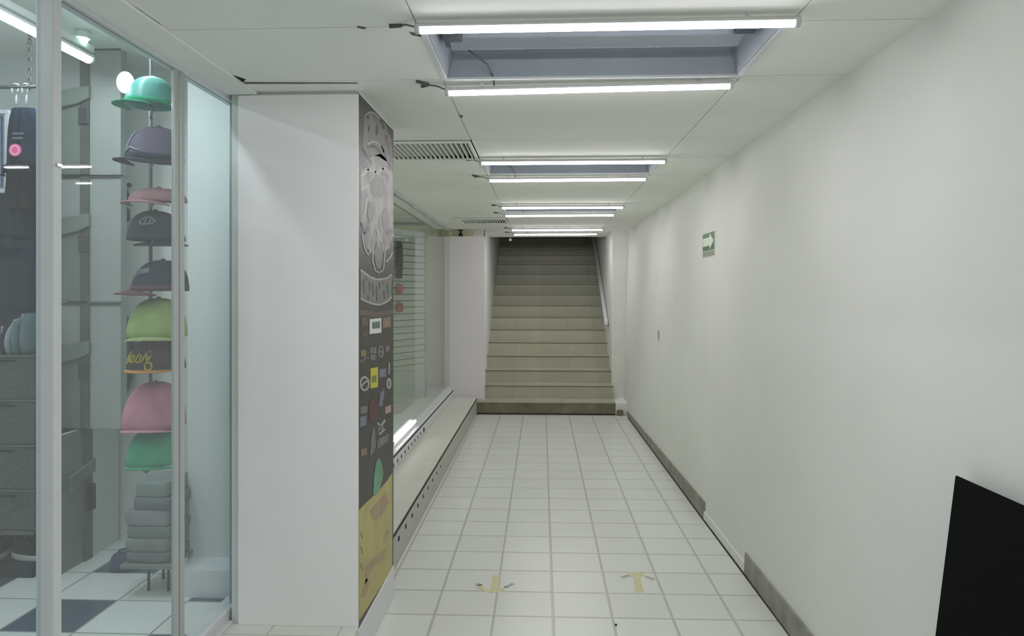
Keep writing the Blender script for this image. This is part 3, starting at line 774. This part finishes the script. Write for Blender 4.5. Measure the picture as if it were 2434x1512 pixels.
# framed picture at the frame edge
q0 = U(-120, 262, y=3.5); q1 = U(19, 458, y=3.5)
fr = thing('framed_poster', 'white framed blue grey print at the left edge of the photo', 'picture', (q0.x, 3.5, q1.z))
W_, H_ = q1.x - q0.x, q0.z - q1.z
mb = MB(); mb.box(0, W_, 0, 0.02, 0, 0.02); mb.box(0, W_, 0, 0.02, H_ - 0.02, H_); mb.box(0, 0.02, 0, 0.02, 0.02, H_ - 0.02); mb.box(W_ - 0.02, W_, 0, 0.02, 0.02, H_ - 0.02)
mb.build('frame', M['white'], fr, bevel=0.002)
MB().box(0.02, W_ - 0.02, 0.006, 0.016, 0.02, H_ - 0.02).build('print', mat('blue_grey_print', (128, 142, 164), 0.5, var=0.2, scale=12), fr)
mb = MB()
for ins in (0.035, 0.055):
    for (a0, b0, a1, b1) in ((ins, ins, W_ - ins, ins), (ins, H_ - ins, W_ - ins, H_ - ins), (W_ - ins, ins, W_ - ins, H_ - ins)):
        mb.box(min(a0, a1) - 0.002, max(a0, a1) + 0.002, 0.003, 0.006, min(b0, b1) - 0.002, max(b0, b1) + 0.002)
mb.build('printed_border', cloth('ink_lines', (60, 70, 96)), fr)
MB().box(W_ * 0.5 - 0.004, W_ * 0.5 + 0.004, 0.01, 0.016, H_, r1.z - q1.z).build('hanging_cord', M['wire'], fr)

# boxes, shelf, bags and shoes at the far left
sy = 3.64
bxm = mat('woven_grey_board', (84, 92, 90), 0.85, var=0.28, scale=60, bump=0.3)
bx0 = U(-170, 900, y=sy).x; bx1 = U(83, 900, y=sy).x
ed = [843, 949, 1057, 1164, 1262]
pos = ['topmost', 'second from the top', 'third from the top', 'lowest']
for k in range(4):
    z1 = U(40, ed[k], y=sy).z; z0 = U(40, ed[k + 1], y=sy).z
    t = thing('storage_box', 'grey speckled storage box, %s of the stack above the shoes' % pos[k], 'box', (bx0, sy, z0), group='stack of storage boxes')
    MB().box(0, bx1 - bx0, 0, 0.24, 0.0005, z1 - z0 - 0.012).build('body', bxm, t, bevel=0.006)
    MB().box(-0.004, bx1 - bx0 + 0.004, -0.005, 0.244, z1 - z0 - 0.014, z1 - z0 - 0.001).build('lid', mat('box_lid', (92, 100, 98), 0.8, var=0.25, scale=50), t, bevel=0.003)
    MB().box((bx1 - bx0) * 0.60, (bx1 - bx0) * 0.82, -0.010, -0.004, z1 - z0 - 0.034, z1 - z0 - 0.028).build('handle', M['hole'], t)
zb = U(40, 1262, y=sy).z
sh = thing('shelf', 'low shelf on short feet holding the grey storage boxes above the shoes', 'shelf', (bx0, sy, SLAB))
MB().box(-0.02, bx1 - bx0 + 0.0, -0.01, 0.26, zb - SLAB - 0.02, zb - SLAB).build('board', M['wire'], sh, bevel=0.003)
for xx in (0.0, bx1 - bx0 - 0.03):
    MB().box(xx, xx + 0.02, 0.23, 0.25, 0, zb - SLAB - 0.02).build('foot', M['wire'], sh)
MB().box(0.0, bx1 - bx0 - 0.01, 0.25, 0.26, 0, zb - SLAB - 0.02).build('back_board', bxm, sh)
mb = MB().box(-0.02, bx1 - bx0 - 0.012, 0.0, 0.19, 0, 0.06); mb.build('plinth', cloth('dark_mat', (44, 52, 62)), sh, bevel=0.004)
def shoe(x, y, z, rz, label):
    t = thing('sneaker', label, 'shoe', (x, y, z), (0, 0, rz), 'sneakers under the shelf')
    L_ = 0.27
    def outl(s_, z_):
        out = []
        for i in range(28):
            a = 2 * PI * i / 28
            yy = L_ / 2 * math.cos(a); ww = (0.046 - 0.008 * math.cos(a * 1) * (-1) - 0.006 * math.cos(2 * a))
            out.append((ww * s_ * math.sin(a), yy * (0.97 + 0.03 * s_), z_))
        return out
    MB().rings([outl(0.97, 0), outl(1.03, 0.008), outl(1.03, 0.026), outl(0.98, 0.032)]).build('sole', mat('white_sole', (196, 198, 196), 0.6), t)
    rs = []
    for j in range(9):
        u = j / 8
        ring = []
        for i in range(28):
            a = 2 * PI * i / 28
            yy = L_ / 2 * 0.97 * math.cos(a)
            toe = max(0, -math.cos(a))
            hh = 0.032 + (0.075 - 0.045 * toe) * math.sin(u * PI / 2)
            sc = 1 - 0.45 * u ** 2
            ring.append((0.045 * sc * math.sin(a), (yy * (1 - 0.35 * u * (toe > 0) * toe - 0.02 * u)) + 0.02 * u * toe * 2, hh))
        rs.append(ring)
    up = MB().rings(rs).build('upper', cloth('black_shoe_canvas', (48, 52, 56)), t)
    mb = MB()
    for k in range(5):
        yy = -0.055 + 0.022 * k; zz_ = 0.078 + 0.008 * k
        mb.tube([(-0.024, yy, zz_ - 0.006), (0, yy + 0.006, zz_ + 0.006), (0.024, yy, zz_ - 0.006)], 0.0035, 6)
    mb.build('laces', mat('pale_laces', (170, 172, 172), 0.7), t)
    return t
zs = SLAB + 0.061
sxs = [U(-60, 1330, y=sy).x, U(-5, 1330, y=sy).x, U(52, 1330, y=sy).x]
shoe(sxs[2] - 0.02, sy + 0.11, zs, 1.35, 'black sneaker with pale laces, rightmost under the storage boxes')
shoe(sxs[1] - 0.09, sy + 0.10, zs, 0.15, 'black sneaker left of the rightmost one under the storage boxes')
# caps / bags on the boxes
zt = U(40, 843, y=sy).z
bm_ = cloth('steel_blue_cloth', (110, 130, 138), 0.15); bm2 = cloth('white_blue_cloth', (160, 176, 182), 0.1)
for k, (px, rw, hh, tl, lab, mt) in enumerate(((10, 0.022, 0.17, 0.3, 'leftmost', C['navy']), (27, 0.022, 0.19, 0.3, 'second', bm2), (47, 0.028, 0.215, 0.26, 'third', bm_), (72, 0.033, 0.25, 0.2, 'rightmost', bm_))):
    q = U(px, 843, y=sy + 0.02 + 0.012 * k)
    t = thing('hat', '%s of the steel blue caps stood on edge on the storage boxes' % lab, 'hat', (q.x, sy + 0.06, zt), (0, tl * 0.5, 0), 'caps stood on edge')
    mb = MB(); rs = []
    for j in range(10):
        u = j / 9; zc = hh * u; s_ = math.sin(PI * min(1, 0.12 + 0.88 * u)) ** 0.5 if u < 1 else 0.05
        rs.append([(rw * max(0.1, s_) * math.cos(b) * (1 - 0.2 * u), 0.09 * max(0.1, s_) * math.sin(b), zc) for b in [2 * PI * i / 20 for i in range(20)]])
    mb.rings(rs).build('crown', mt, t)
    mb = MB(); mb.tube([(-rw * 0.75 * math.cos(s_), -0.088 * 1.0 * math.sin(s_ * 0.5 + 0.4) , 0.01 + hh * 0.80 * math.sin(s_)) for s_ in [0.1 + 0.16 * i for i in range(9)]], 0.006, 6)
    mb.build('piping', bm2 if mt is not bm2 else C['navy'], t)

# ---------------------------------------------------------------- second shop window
w2 = sempty('window_2', (0, 0, 0))
ZW0, ZW1 = 0.335, 2.44
MB().box(GX2 - 0.03, GX2 + 0.03, 3.93, 10.1, ZW0, ZW0 + 0.035).build('bottom_rail', M['white'], w2, bevel=0.003)
mb = MB()
for i in range(8):
    a = 3.93 + 6.17 * i / 8; b = 3.93 + 6.17 * (i + 1) / 8
    mb.hexa([(GX2 - 0.02, a, cz(a) - 0.045), (GX2 + 0.012, a, cz(a) - 0.045), (GX2 + 0.012, b, cz(b) - 0.03), (GX2 - 0.02, b, cz(b) - 0.03),
             (GX2 - 0.02, a, cz(a) + 0.012), (GX2 + 0.012, a, cz(a) + 0.012), (GX2 + 0.012, b, cz(b) + 0.012), (GX2 - 0.02, b, cz(b) + 0.012)])
mb.build('top_rail', M['alu'], w2)
MB().box(GX2 - 0.004, GX2 + 0.004, 3.93, 9.98, ZW0 + 0.03, 2.47).build('pane', M['glass2'], w2)
MB().box(GX2 - 0.03, GX2 + 0.02, 9.98, 10.1, ZW0 + 0.03, 2.47).build('post', M['cream'], w2)
# interior of the second shop
struct(MB().box(-2.7, -2.6, 4.5, 10.25, 0.0, 3.0).build('wall_shop_2_left', M['cream']))
struct(MB().box(-2.6, -1.37, 4.5, 4.6, 0.0, 3.0).build('wall_shop_2_near', M['wall_grey']))
struct(MB().box(-1.42, -1.37, 3.75, 4.5, 0.1, 3.1).build('wall_shop_side', M['wall_grey']))
struct(MB().box(-2.6, -1.28, 4.5, 10.1, 2.60, 2.7).build('ceiling_shop_2', M['ceiling']))
p0 = U(905, 700, y=8.3); p1 = U(1011, 700, y=9.05)
P0, P1 = Vector((p0.x, 8.3, 0)), Vector((p1.x, 9.05, 0)); D = (P1 - P0); Ls = D.length; ang = math.atan2(D.y, D.x)
sl = thing('slatwall', 'pale slatted display wall behind the second shop window', 'display wall', (P0.x, P0.y, 0.335), (0, 0, ang))
mb = MB(); zt_ = U(1005, 556, y=9.0).z - 0.335; k = 0; z_ = 0.42
while z_ < zt_:
    mb.box(0, Ls, 0, 0.018, z_ + 0.010, z_ + 0.0755); z_ += 0.0775
mb.build('slats', mat('pale_green_grey_laminate', (176, 186, 178), 0.5), sl)
MB().box(0, Ls, 0.012, 0.03, 0.0, zt_).build('backing', mat('dark_groove', (96, 104, 98), 0.8), sl)
MB().box(0, Ls, 0, 0.02, 0.0, 0.42).build('lower_panel', mat('pale_green_board', (176, 184, 176), 0.6), sl)
t = MB().box(Ls - 0.008, Ls + 0.012, -0.01, 0.03, 0, zt_ + 0.06); t.build('edge_post', M['skirting'], sl)
def onslat(px, py):
    # point on the slat wall for a photo pixel
    best = None
    for i in range(201):
        y = 8.3 + 0.75 * i / 200; q = U(px, py, y=y); e = abs(q.x - (P0.x + D.x * (i / 200)))
        if best is None or e < best[0]: best = (e, i / 200 * Ls, q.z)
    return best[1], best[2] - 0.335
def hung(name, label, cat, px, py0, py1, wpx, mt, bulge=0.03):
    s0, zt1 = onslat(px, py0); s1, zb1 = onslat(px, py1)
    W2 = wpx / 200 * 0.5
    t = thing(name, label, cat, (P0.x + D.x * s0 / Ls, P0.y + D.y * s0 / Ls, 0.335 + zt1), (0, 0, ang))
    h_ = zt1 - zb1
    rs = []
    for j in range(9):
        u = j / 8; sc = 0.55 + 0.45 * math.sin(PI * (0.15 + 0.7 * u))
        rs.append([(W2 * sc * math.cos(b), -bulge - 0.005 + bulge * sc * math.sin(b), -h_ * u) for b in [2 * PI * i / 18 for i in range(18)]])
    MB().rings(rs).build('body', mt, t)
    MB().tube([(0, 0.0, 0.012), (0, -bulge, 0.012), (0, -bulge, -0.01)], 0.004, 6).build('hook', M['steel'], t)
    return t
hung('shoulder_bag', 'black shoulder bag hung on the slatted wall above the red ones', 'bag', 944, 576, 662, 22, C['blk'])
hung('red_pouch', 'upper red pouch on the slatted wall under the black bag', 'pouch', 945, 676, 698, 20, cloth('faded_red', (176, 88, 88)))
hung('red_pouch', 'lower darker red pouch on the slatted wall', 'pouch', 945, 720, 741, 22, cloth('dark_red', (150, 56, 66)))
# thin cream strip wall beyond the slats comes from wall_far; small dark clamp near the top
q = U(1013, 552, y=9.1)
tag(MB().box(q.x - 0.02, q.x + 0.02, 9.04, 9.10, q.z - 0.08, q.z + 0.02).build('wall_clamp', M['skirting'], bevel=0.005), 'small dark clamp at the top corner of the slatted wall', 'clamp')
t2 = thing('tube_light', 'added tube light brightening the second shop, hidden by the pillar', 'lamp', (-1.95, 7.0, 2.52))  # added out of sight to brighten the slatted wall
MB().box(-0.03, 0.03, -0.6, 0.6, 0.025, 0.08).build('base_channel', M['cap_end'], t2, bevel=0.004)
tube_lamp_body(t2, (0, -0.6, 0), (0, 0.6, 0), 0.026, 'tube2')
# glowing tube shape on the sill imitating a reflected lamp
tl = thing('tube_light', 'glowing white tube shape in place of a lamp reflection on the second shop window sill', 'lamp', (0, 0, 0))
a = U(934, 1059, x=GX2 + 0.022); b = U(986, 1009, x=GX2 + 0.022)
zz_ = ZW0 + 0.035 + 0.0165
MB().tube([(a.x, a.y, zz_), (b.x, b.y, zz_)], 0.0155, 12).build('tube', mat('sill_reflection_glow', (255, 255, 255), 0.4, emit=2.5), tl)
MB().tube([(a.x, a.y - 0.02, zz_), (a.x, a.y, zz_)], 0.016, 12).build('end_cap', M['cap_end'], tl)
MB().tube([(b.x, b.y, zz_), (b.x, b.y + 0.02, zz_)], 0.016, 12).build('end_cap', M['cap_end'], tl)

# ---------------------------------------------------------------- stairs
stairs = sempty('stairs', (0, YS, 0))
for k in range(19):
    y0 = RUN * k; z1 = RISE * (k + 1)
    x0 = -0.80 if k else -1.19
    x1 = 0.975
    y1 = y0 + RUN + 0.02 if k < 18 else 17.4 - YS
    z0 = -0.02 if k < 1 else z1 - RISE - 0.05
    st_ = MB().box(x0 + (0.32 if k == 0 else 0), x1, y0, y1, z0, z1 - 0.012).build('step', M['stone'] if k else M['dirtstone'], stairs)
    if k == 0:
        MB().box(-1.19, -0.869, 0.002, y1, z0, z1 - 0.022).build('side_block', M['stone'], st_)
        MB().box(-0.868, x1, -0.003, 0.0, 0.0, 0.018).build('grime', M['dirt'], st_)
    MB().box(x0 if k else -1.19, x1, (y0 - 0.012 if k else (0.003)), y1, z1 - 0.012, z1).build('tread', M['nosing'], st_)
    if k == 0: MB().box(-0.868, x1, -0.012, 0.004, z1 - 0.022, z1).build('nosing', M['nosing'], st_)
    MB().box(x0 if k else -0.868, x1, y0 - (0.005 if k else 0.003), y0 + 0.0, z1 - 0.020, z1 - 0.012).build('step_shade_strip', M['step_shade'], st_)  # thin dark strip imitating shade under each nosing
# wall on the right of the stairs, with its return, and the low curb in front of it
struct(MB().box(0.976, 1.60, 10.30, 17.45, -0.02, 6.0).build('wall_stair_right', M['wall'], bevel=0.012))
struct(MB().box(0.976, 1.14, YS, 10.31, 0.0, 0.165).build('stair_curb', M['wall'], bevel=0.01))
struct(MB().box(0.99, 1.075, YS - 0.045, YS, 0.0, 0.075).build('corner_block', M['dirtstone'], bevel=0.012))
hr = thing('handrail', 'white sloping handrail along the right side of the stairs', 'handrail', (0.935, 10.6, 0))
pa = U(1441, 768, x=0.935); pb = U(1411, 566, x=0.935)
sl_ = (pb.z - pa.z) / (pb.y - pa.y)
ye = 15.2
def hz(y): return pa.z + sl_ * (y - pa.y)
mb = MB()
ring = [(-0.026, -0.03), (0.026, -0.03), (0.026, 0.03), (-0.026, 0.03)]
mb.rings([[(r_[0], y - 10.6, hz(y) + r_[1]) for r_ in ring] for y in (pa.y, 12.5, ye)], smooth=False)
mb.build('rail', M['white'], hr, bevel=0.008)
for y in (pa.y + 0.08, 12.2, 13.8):
    MB().tube([(0.0, y - 10.6, hz(y) - 0.03), (0.02, y - 10.6, hz(y) - 0.06), (0.042, y - 10.6, hz(y) - 0.08)], 0.010, 8).build('bracket', M['steel'], hr)

# grey blank board at the foot of the stairs
a = U(1057, 562, y=9.95); b = U(1152, 948, y=9.95)
t = thing('standing_board', 'tall blank lilac grey board standing left of the stairs', 'panel', ((a.x + b.x) / 2, 9.95, RISE))
hw = (b.x - a.x) / 2
MB().box(-hw, hw, 0, 0.06, 0.0, a.z - RISE).build('board', M['panel2'], t, bevel=0.002)
MB().box(-hw + 0.02, hw - 0.02, 0.06, 0.14, 0.0, 0.04).build('base', M['panel2'], t)

# ---------------------------------------------------------------- ceiling lamps
def arc_wire(mb, pts, r=0.003): mb.tube(pts, r, 6)
def make_lamp(k, label, group='corridor ceiling lamps'):
    y0 = LAMPY[k]; yc = y0 + 0.305; z = cz(yc)
    t = thing('ceiling_lamp', label, 'lamp', ((LX0 + LX1) / 2, yc, z), group=group)
    hx = (LX1 - LX0) / 2 - 0.004; hyy = 0.301
    mb = MB(); d = 0.085
    mb.box(-hx, hx, -hyy, hyy, d, d + 0.01)
    mb.hexa([(-hx, -hyy, 0), (-hx + 0.02, -hyy, 0), (-hx + 0.02, hyy, 0), (-hx, hyy, 0), (-hx, -hyy, d), (-hx + 0.05, -hyy, d), (-hx + 0.05, hyy, d), (-hx, hyy, d)])
    mb.hexa([(hx - 0.02, -hyy, 0), (hx, -hyy, 0), (hx, hyy, 0), (hx - 0.02, hyy, 0), (hx - 0.05, -hyy, d), (hx, -hyy, d), (hx, hyy, d), (hx - 0.05, hyy, d)])
    mb.hexa([(-hx, -hyy, 0), (hx, -hyy, 0), (hx, -hyy + 0.015, 0), (-hx, -hyy + 0.015, 0), (-hx, -hyy, d), (hx, -hyy, d), (hx, -hyy + 0.05, d), (-hx, -hyy + 0.05, d)])
    mb.hexa([(-hx, hyy - 0.015, 0), (hx, hyy - 0.015, 0), (hx, hyy, 0), (-hx, hyy, 0), (-hx, hyy - 0.05, d), (hx, hyy - 0.05, d), (hx, hyy, d), (-hx, hyy, d)])
    mb.build('housing', M['housing'], t)
    mb = MB().prism([(-0.10, d), (-0.085, 0.035), (0.0, 0.02), (0.012, 0.03), (0.03, d)], 'x', -hx + 0.07, hx - 0.09)
    mb.build('reflector', M['housing'], t, bevel=0.004)
    mb = MB(); e = 0.016
    for (a0, a1, b0, b1) in ((-hx - 0.004, hx + 0.004, -hyy - 0.004, -hyy + e), (-hx - 0.004, hx + 0.004, hyy - e, hyy + 0.004), (-hx - 0.004, -hx + e, -hyy + e, hyy - e), (hx - e, hx + 0.004, -hyy + e, hyy - e)):
        mb.box(a0, a1, b0, b1, -0.006, 0.004)
    mb.build('frame', M['white'], t, bevel=0.001)
    tz = -0.030
    tilt = (0.006, 0.010) if k == 3 else (0.0, 0.0)
    ya, yb = -hyy - 0.075, hyy + 0.055
    tube_lamp_body(t, (-0.595, ya + tilt[0], tz), (0.595, ya - tilt[0], tz), 0.0175, 'tube')
    tube_lamp_body(t, (-0.595, yb + tilt[1], tz - 0.004), (0.575, yb - tilt[1] * 2, tz + (0.004 if k == 3 else 0)), 0.0175, 'tube')
    # clips and flying wires
    for sx in (-0.45, 0.45):
        for yy in (ya, yb):
            MB().box(sx - 0.006, sx + 0.006, yy - 0.010, yy + 0.010, tz + 0.012, 0.0 if abs(yy) > hyy else 0.02).build('clip', M['cap_end'], t)
    mb = MB(); arc_wire(mb, [(-0.60, ya, tz), (-0.64, ya + 0.02, -0.012), (-0.66, ya + 0.05, -0.004)]); mb.build('loose_wire', M['wire'], t)
    mb = MB(); arc_wire(mb, [(-0.60, yb, tz), (-0.64, yb + 0.005, -0.012), (-0.675, yb - 0.01, -0.01)]); mb.build('loose_wire', M['wire'], t)
    mb = MB(); arc_wire(mb, [(-0.675, yb - 0.01, -0.01), (-0.72, yb - 0.05, -0.006)], 0.006); mb.build('loose_wire', M['wire'], t)
    mb = MB(); arc_wire(mb, [(-0.675, yb - 0.01, -0.01), (-0.71, yb + 0.03, -0.006)], 0.006); mb.build('loose_wire', M['wire'], t)
    mb = MB(); arc_wire(mb, [(-0.66, ya + 0.05, -0.004), (-0.70, ya + 0.05, -0.006)], 0.007); mb.build('loose_wire', M['wire'], t)
    mb = MB(); arc_wire(mb, [(-0.5, 0.02, 0.08), (-0.44, 0.06, 0.045), (-0.38, 0.04, 0.05), (-0.34, 0.0, 0.06)], 0.004); mb.build('loose_wire', M['wire'], t)
    mb = MB(); arc_wire(mb, [(-0.52, 0.05, 0.07), (-0.46, 0.12, 0.04), (-0.42, 0.2, 0.03), (-0.40, hyy - 0.01, 0.005), (-0.40, yb, -0.012)], 0.0035); mb.build('loose_wire', M['wire'], t)
    MB().box(-hx + 0.05, -hx + 0.12, -0.16, 0.0, 0.03, d).build('lamp_holder', M['holder'], t, bevel=0.005)
    MB().box(hx - 0.13, hx - 0.06, -0.2, -0.1, 0.03, d).build('lamp_holder', M['holder'], t, bevel=0.005)
    return t
make_lamp(0, 'added unseen twin tube ceiling lamp farthest behind the camera')  # unseen lamp added behind the camera to brighten the ceiling
make_lamp(1, 'added unseen twin tube ceiling lamp second farthest behind the camera')  # also added out of view for more light on the ceiling
make_lamp(2, 'twin tube ceiling lamp above the camera behind the nearest visible one')
make_lamp(3, 'largest nearest twin tube ceiling lamp with loose wires at its left end')
make_lamp(4, 'second nearest twin tube ceiling lamp beside the slatted vent')
make_lamp(5, 'third twin tube ceiling lamp, second from the stairs')
make_lamp(6, 'farthest twin tube ceiling lamp just before the stairs')

# vents
def make_vent(y0, x0, x1, label):
    yc, xc = y0 + 0.305, (x0 + x1) / 2; z = cz(yc)
    t = thing('ceiling_vent', label, 'vent', (xc, yc, z), group='ceiling vents')
    h = 0.30
    mb = MB()
    mb.box(-h, h, -h, h, 0.10, 0.11)
    for s_ in (-1, 1):
        mb.box(min(s_ * h, s_ * (h - 0.01)), max(s_ * h, s_ * (h - 0.01)), -h, h, 0, 0.10); mb.box(-h, h, min(s_ * h, s_ * (h - 0.01)), max(s_ * h, s_ * (h - 0.01)), 0, 0.10)
    mb.build('duct_box', M['hole'], t)
    mb = MB(); e = 0.05
    mb.box(-h, h, -h, -h + 0.03, -0.012, 0.0); mb.box(-h, h, h - e, h, -0.012, 0.0)
    mb.box(-h, -h + e, -h + 0.03, h - e, -0.012, 0.0); mb.box(h - 0.02, h, -h + 0.03, h - e, -0.012, 0.0)
    mb.build('frame', M['ceiling'], t, bevel=0.003)
    mb = MB(); x = -h + 0.05
    while x < h - 0.03:
        mb.box(x, x + 0.007, -h + 0.03, h - e, -0.010, 0.022)
        x += 0.030
    mb.build('slats', M['ceiling'], t)
    return t
make_vent(4.24, -1.02, -0.41, 'nearer white slatted air vent beside the second lamp')
make_vent(8.51, -1.02, -0.41, 'farther slatted air vent close to the slatted shop window')

# small camera and a little pull knob
q = U(1095, 543, y=10.02)
t = thing('security_camera', 'small black camera hanging from the ceiling above the lilac grey board', 'camera', (q.x, 10.02, cz(10.02)))
MB().tube([(0, 0, 0), (0, 0, -0.010)], 0.040, 16).build('mount', M['black'], t)
MB().tube([(0, 0, -0.01), (0, 0, -0.05)], 0.014, 10).build('stem', M['black'], t)
MB().tube([(0, 0.0, -0.045), (0.0, 0, -0.08), (0, 0, -0.105)], [0.018, 0.034, 0.024], 12).build('body', M['black'], t)
q = U(1213, 570, y=10.98)
t = thing('pull_knob', 'tiny white knob hanging from the ceiling edge at the stairs', 'knob', (q.x, 10.98, q.z))
MB().ball((0, 0, 0), 0.022, 12).build('knob', M['white'], t)
MB().tube([(0, 0, 0.02), (0, 0, cz(10.98) - q.z)], 0.003, 6).build('cord', M['white'], t)

# ---------------------------------------------------------------- right wall things
def wall_pt(px, py):
    best = None
    lo, hi = 1.0, 11.0
    for i in range(60):
        y = (lo + hi) / 2; q = U(px, py, y=y)
        if q.x > xr(y, max(0, min(q.z, CZ0))): hi = y
        else: lo = y
    return q
a = wall_pt(1672, 560); b = wall_pt(1702, 550); c = wall_pt(1672, 614)
ang = math.atan2(b.x - a.x, -(b.y - a.y))
sg = thing('exit_sign', 'green evacuation sign with a white arrow on the right wall', 'sign', ((a.x + b.x) / 2, (a.y + b.y) / 2, c.z))
# local: u along the wall towards the camera, thickness towards the corridor
vec = Vector((b.x - a.x, b.y - a.y, 0)); Wd = vec.length; vec.normalize(); Hs = a.z - c.z + 0.01
sg.rotation_euler = (0, 0, math.atan2(vec.y, vec.x))
def sbox(name, mt, u0, u1, z0, z1, d0, d1, par=sg): return MB().box(u0, u1, d0, d1, z0, z1).build(name, mt, par)
# in this frame +Y local points away from or to the corridor: choose the side facing x smaller
nrm = Vector((-vec.y, vec.x, 0)); sd = 1 if nrm.x < 0 else -1
def dd(a_, b_): return (min(sd * a_, sd * b_), max(sd * a_, sd * b_))
sbox('board', M['signwhite'], -Wd / 2, Wd / 2, 0, Hs, *dd(-0.004, 0.008), sg).modifiers.new('b', 'BEVEL').width = 0.003
mb = MB(); y0_, y1_ = dd(0.008, 0.0088)
mb.box(-Wd / 2 + 0.015, Wd / 2 - 0.015, y0_, y1_, Hs * 0.27, Hs * 0.97); mb.build('green_field', M['green'], sg)
mb = MB(); y0_, y1_ = dd(0.0088, 0.0098)
aw = Wd / 2 - 0.03; zc = Hs * 0.62
mb.prism([(-aw, zc - 0.030), (aw * 0.25, zc - 0.030), (aw * 0.25, zc - 0.060), (aw, zc), (aw * 0.25, zc + 0.060), (aw * 0.25, zc + 0.030), (-aw, zc + 0.030)], 'y', y0_, y1_)
mb.build('arrow', M['signwhite'], sg)
y0_, y1_ = dd(0.008, 0.0088)
MB().box(-Wd / 2 + 0.015, Wd / 2 - 0.015, y0_, y1_, Hs * 0.04, Hs * 0.25).build('lower_band', M['signgrey'], sg)
q = wall_pt(1566, 797)
mb = MB(); mb.prism([(q.y + 0.05 * math.cos(s_), q.z + 0.055 * math.sin(s_)) for s_ in [2 * PI * i / 20 for i in range(20)]], 'x', q.x - 0.004, q.x + 0.02)
tag(mb.build('blank_plate', mat('grey_plate', (172, 176, 172), 0.7)), 'small oval grey blank plate low on the right wall', 'plate')
# scuff on the wall
q = wall_pt(2330, 372)

# black board leaning on the right wall at the lower right
yt = 2.13
xt = xr(yt, 1.1) - 0.004
top = U(2270, 1130, y=yt); bot = U(2222, 1512, y=yt)
sl2 = (top.x - bot.x) / (top.z - bot.z)
xbot = top.x - sl2 * top.z
bd = thing('leaning_board', 'large matt black board leaning against the right wall', 'board', (0, 0, 0))
th = 0.007
mb = MB()
lenb = 0.95
mb.hexa([(xbot, yt, 0.0), (xbot, yt - lenb, 0.0), (xbot + th, yt - lenb, 0.0), (xbot + th, yt, 0.0),
         (top.x, yt, top.z), (top.x, yt - lenb, top.z), (top.x + th, yt - lenb, top.z), (top.x + th, yt, top.z)])
mb.build('face', mat('matt_black_board', (10, 13, 13), 0.95, var=0.1, scale=2, spec=0.15), bd, bevel=0.003)
mb = MB()
mb.box(top.x + 0.02, xt + 0.01, yt - lenb + 0.1, yt - 0.1, top.z - 0.07, top.z - 0.05)
mb.bm.free()

# ---------------------------------------------------------------- floor arrows
def farrow(pts_y, pts_g, label):
    t = thing('floor_arrow', label, 'marking', U(*pts_y[0][0], z=0), group='painted floor arrows')
    o_ = t.location.copy()
    for key, polys in (('yellowpaint', pts_y), ('greypaint', pts_g)):
        mb = MB()
        for poly in polys:
            v = [U(p[0], p[1], z=0) - o_ for p in poly]
            lo = [mb.bm.verts.new((a_.x, a_.y, 0.0)) for a_ in v]; hi = [mb.bm.verts.new((a_.x, a_.y, 0.0012)) for a_ in v]
            mb._f(hi); mb._f(lo[::-1])
            for i in range(len(v)): mb._f([lo[i], lo[(i + 1) % len(v)], hi[(i + 1) % len(v)], hi[i]])
        mb.build('paint' if key == 'yellowpaint' else 'worn_tips', M[key], t)
farrow([[(1170, 1367), (1187, 1367), (1184, 1398), (1196, 1396), (1204, 1394), (1195, 1407), (1178, 1410), (1158, 1408), (1140, 1401), (1130, 1392), (1144, 1390), (1158, 1400), (1167, 1400)]],
       [[(1128, 1388), (1137, 1386), (1148, 1392), (1134, 1393)], [(1198, 1396), (1216, 1386), (1224, 1388), (1206, 1399)]],
       'faded yellow painted arrow on the floor pointing towards the camera')
farrow([[(1496, 1359), (1530, 1359), (1532, 1370), (1521, 1372), (1531, 1408), (1511, 1408), (1506, 1373), (1492, 1370)]],
       [[(1474, 1372), (1492, 1366), (1494, 1370), (1482, 1375)], [(1533, 1369), (1557, 1375), (1553, 1380), (1534, 1373)]],
       'faded yellow painted arrow on the floor pointing towards the stairs')
tag(MB().ball((U(1464, 1487, z=0).x, U(1464, 1487, z=0).y, 0.003), 0.006, 8).build('pebble', M['hole']), 'tiny dark speck of dirt on the near floor tiles', 'dirt')
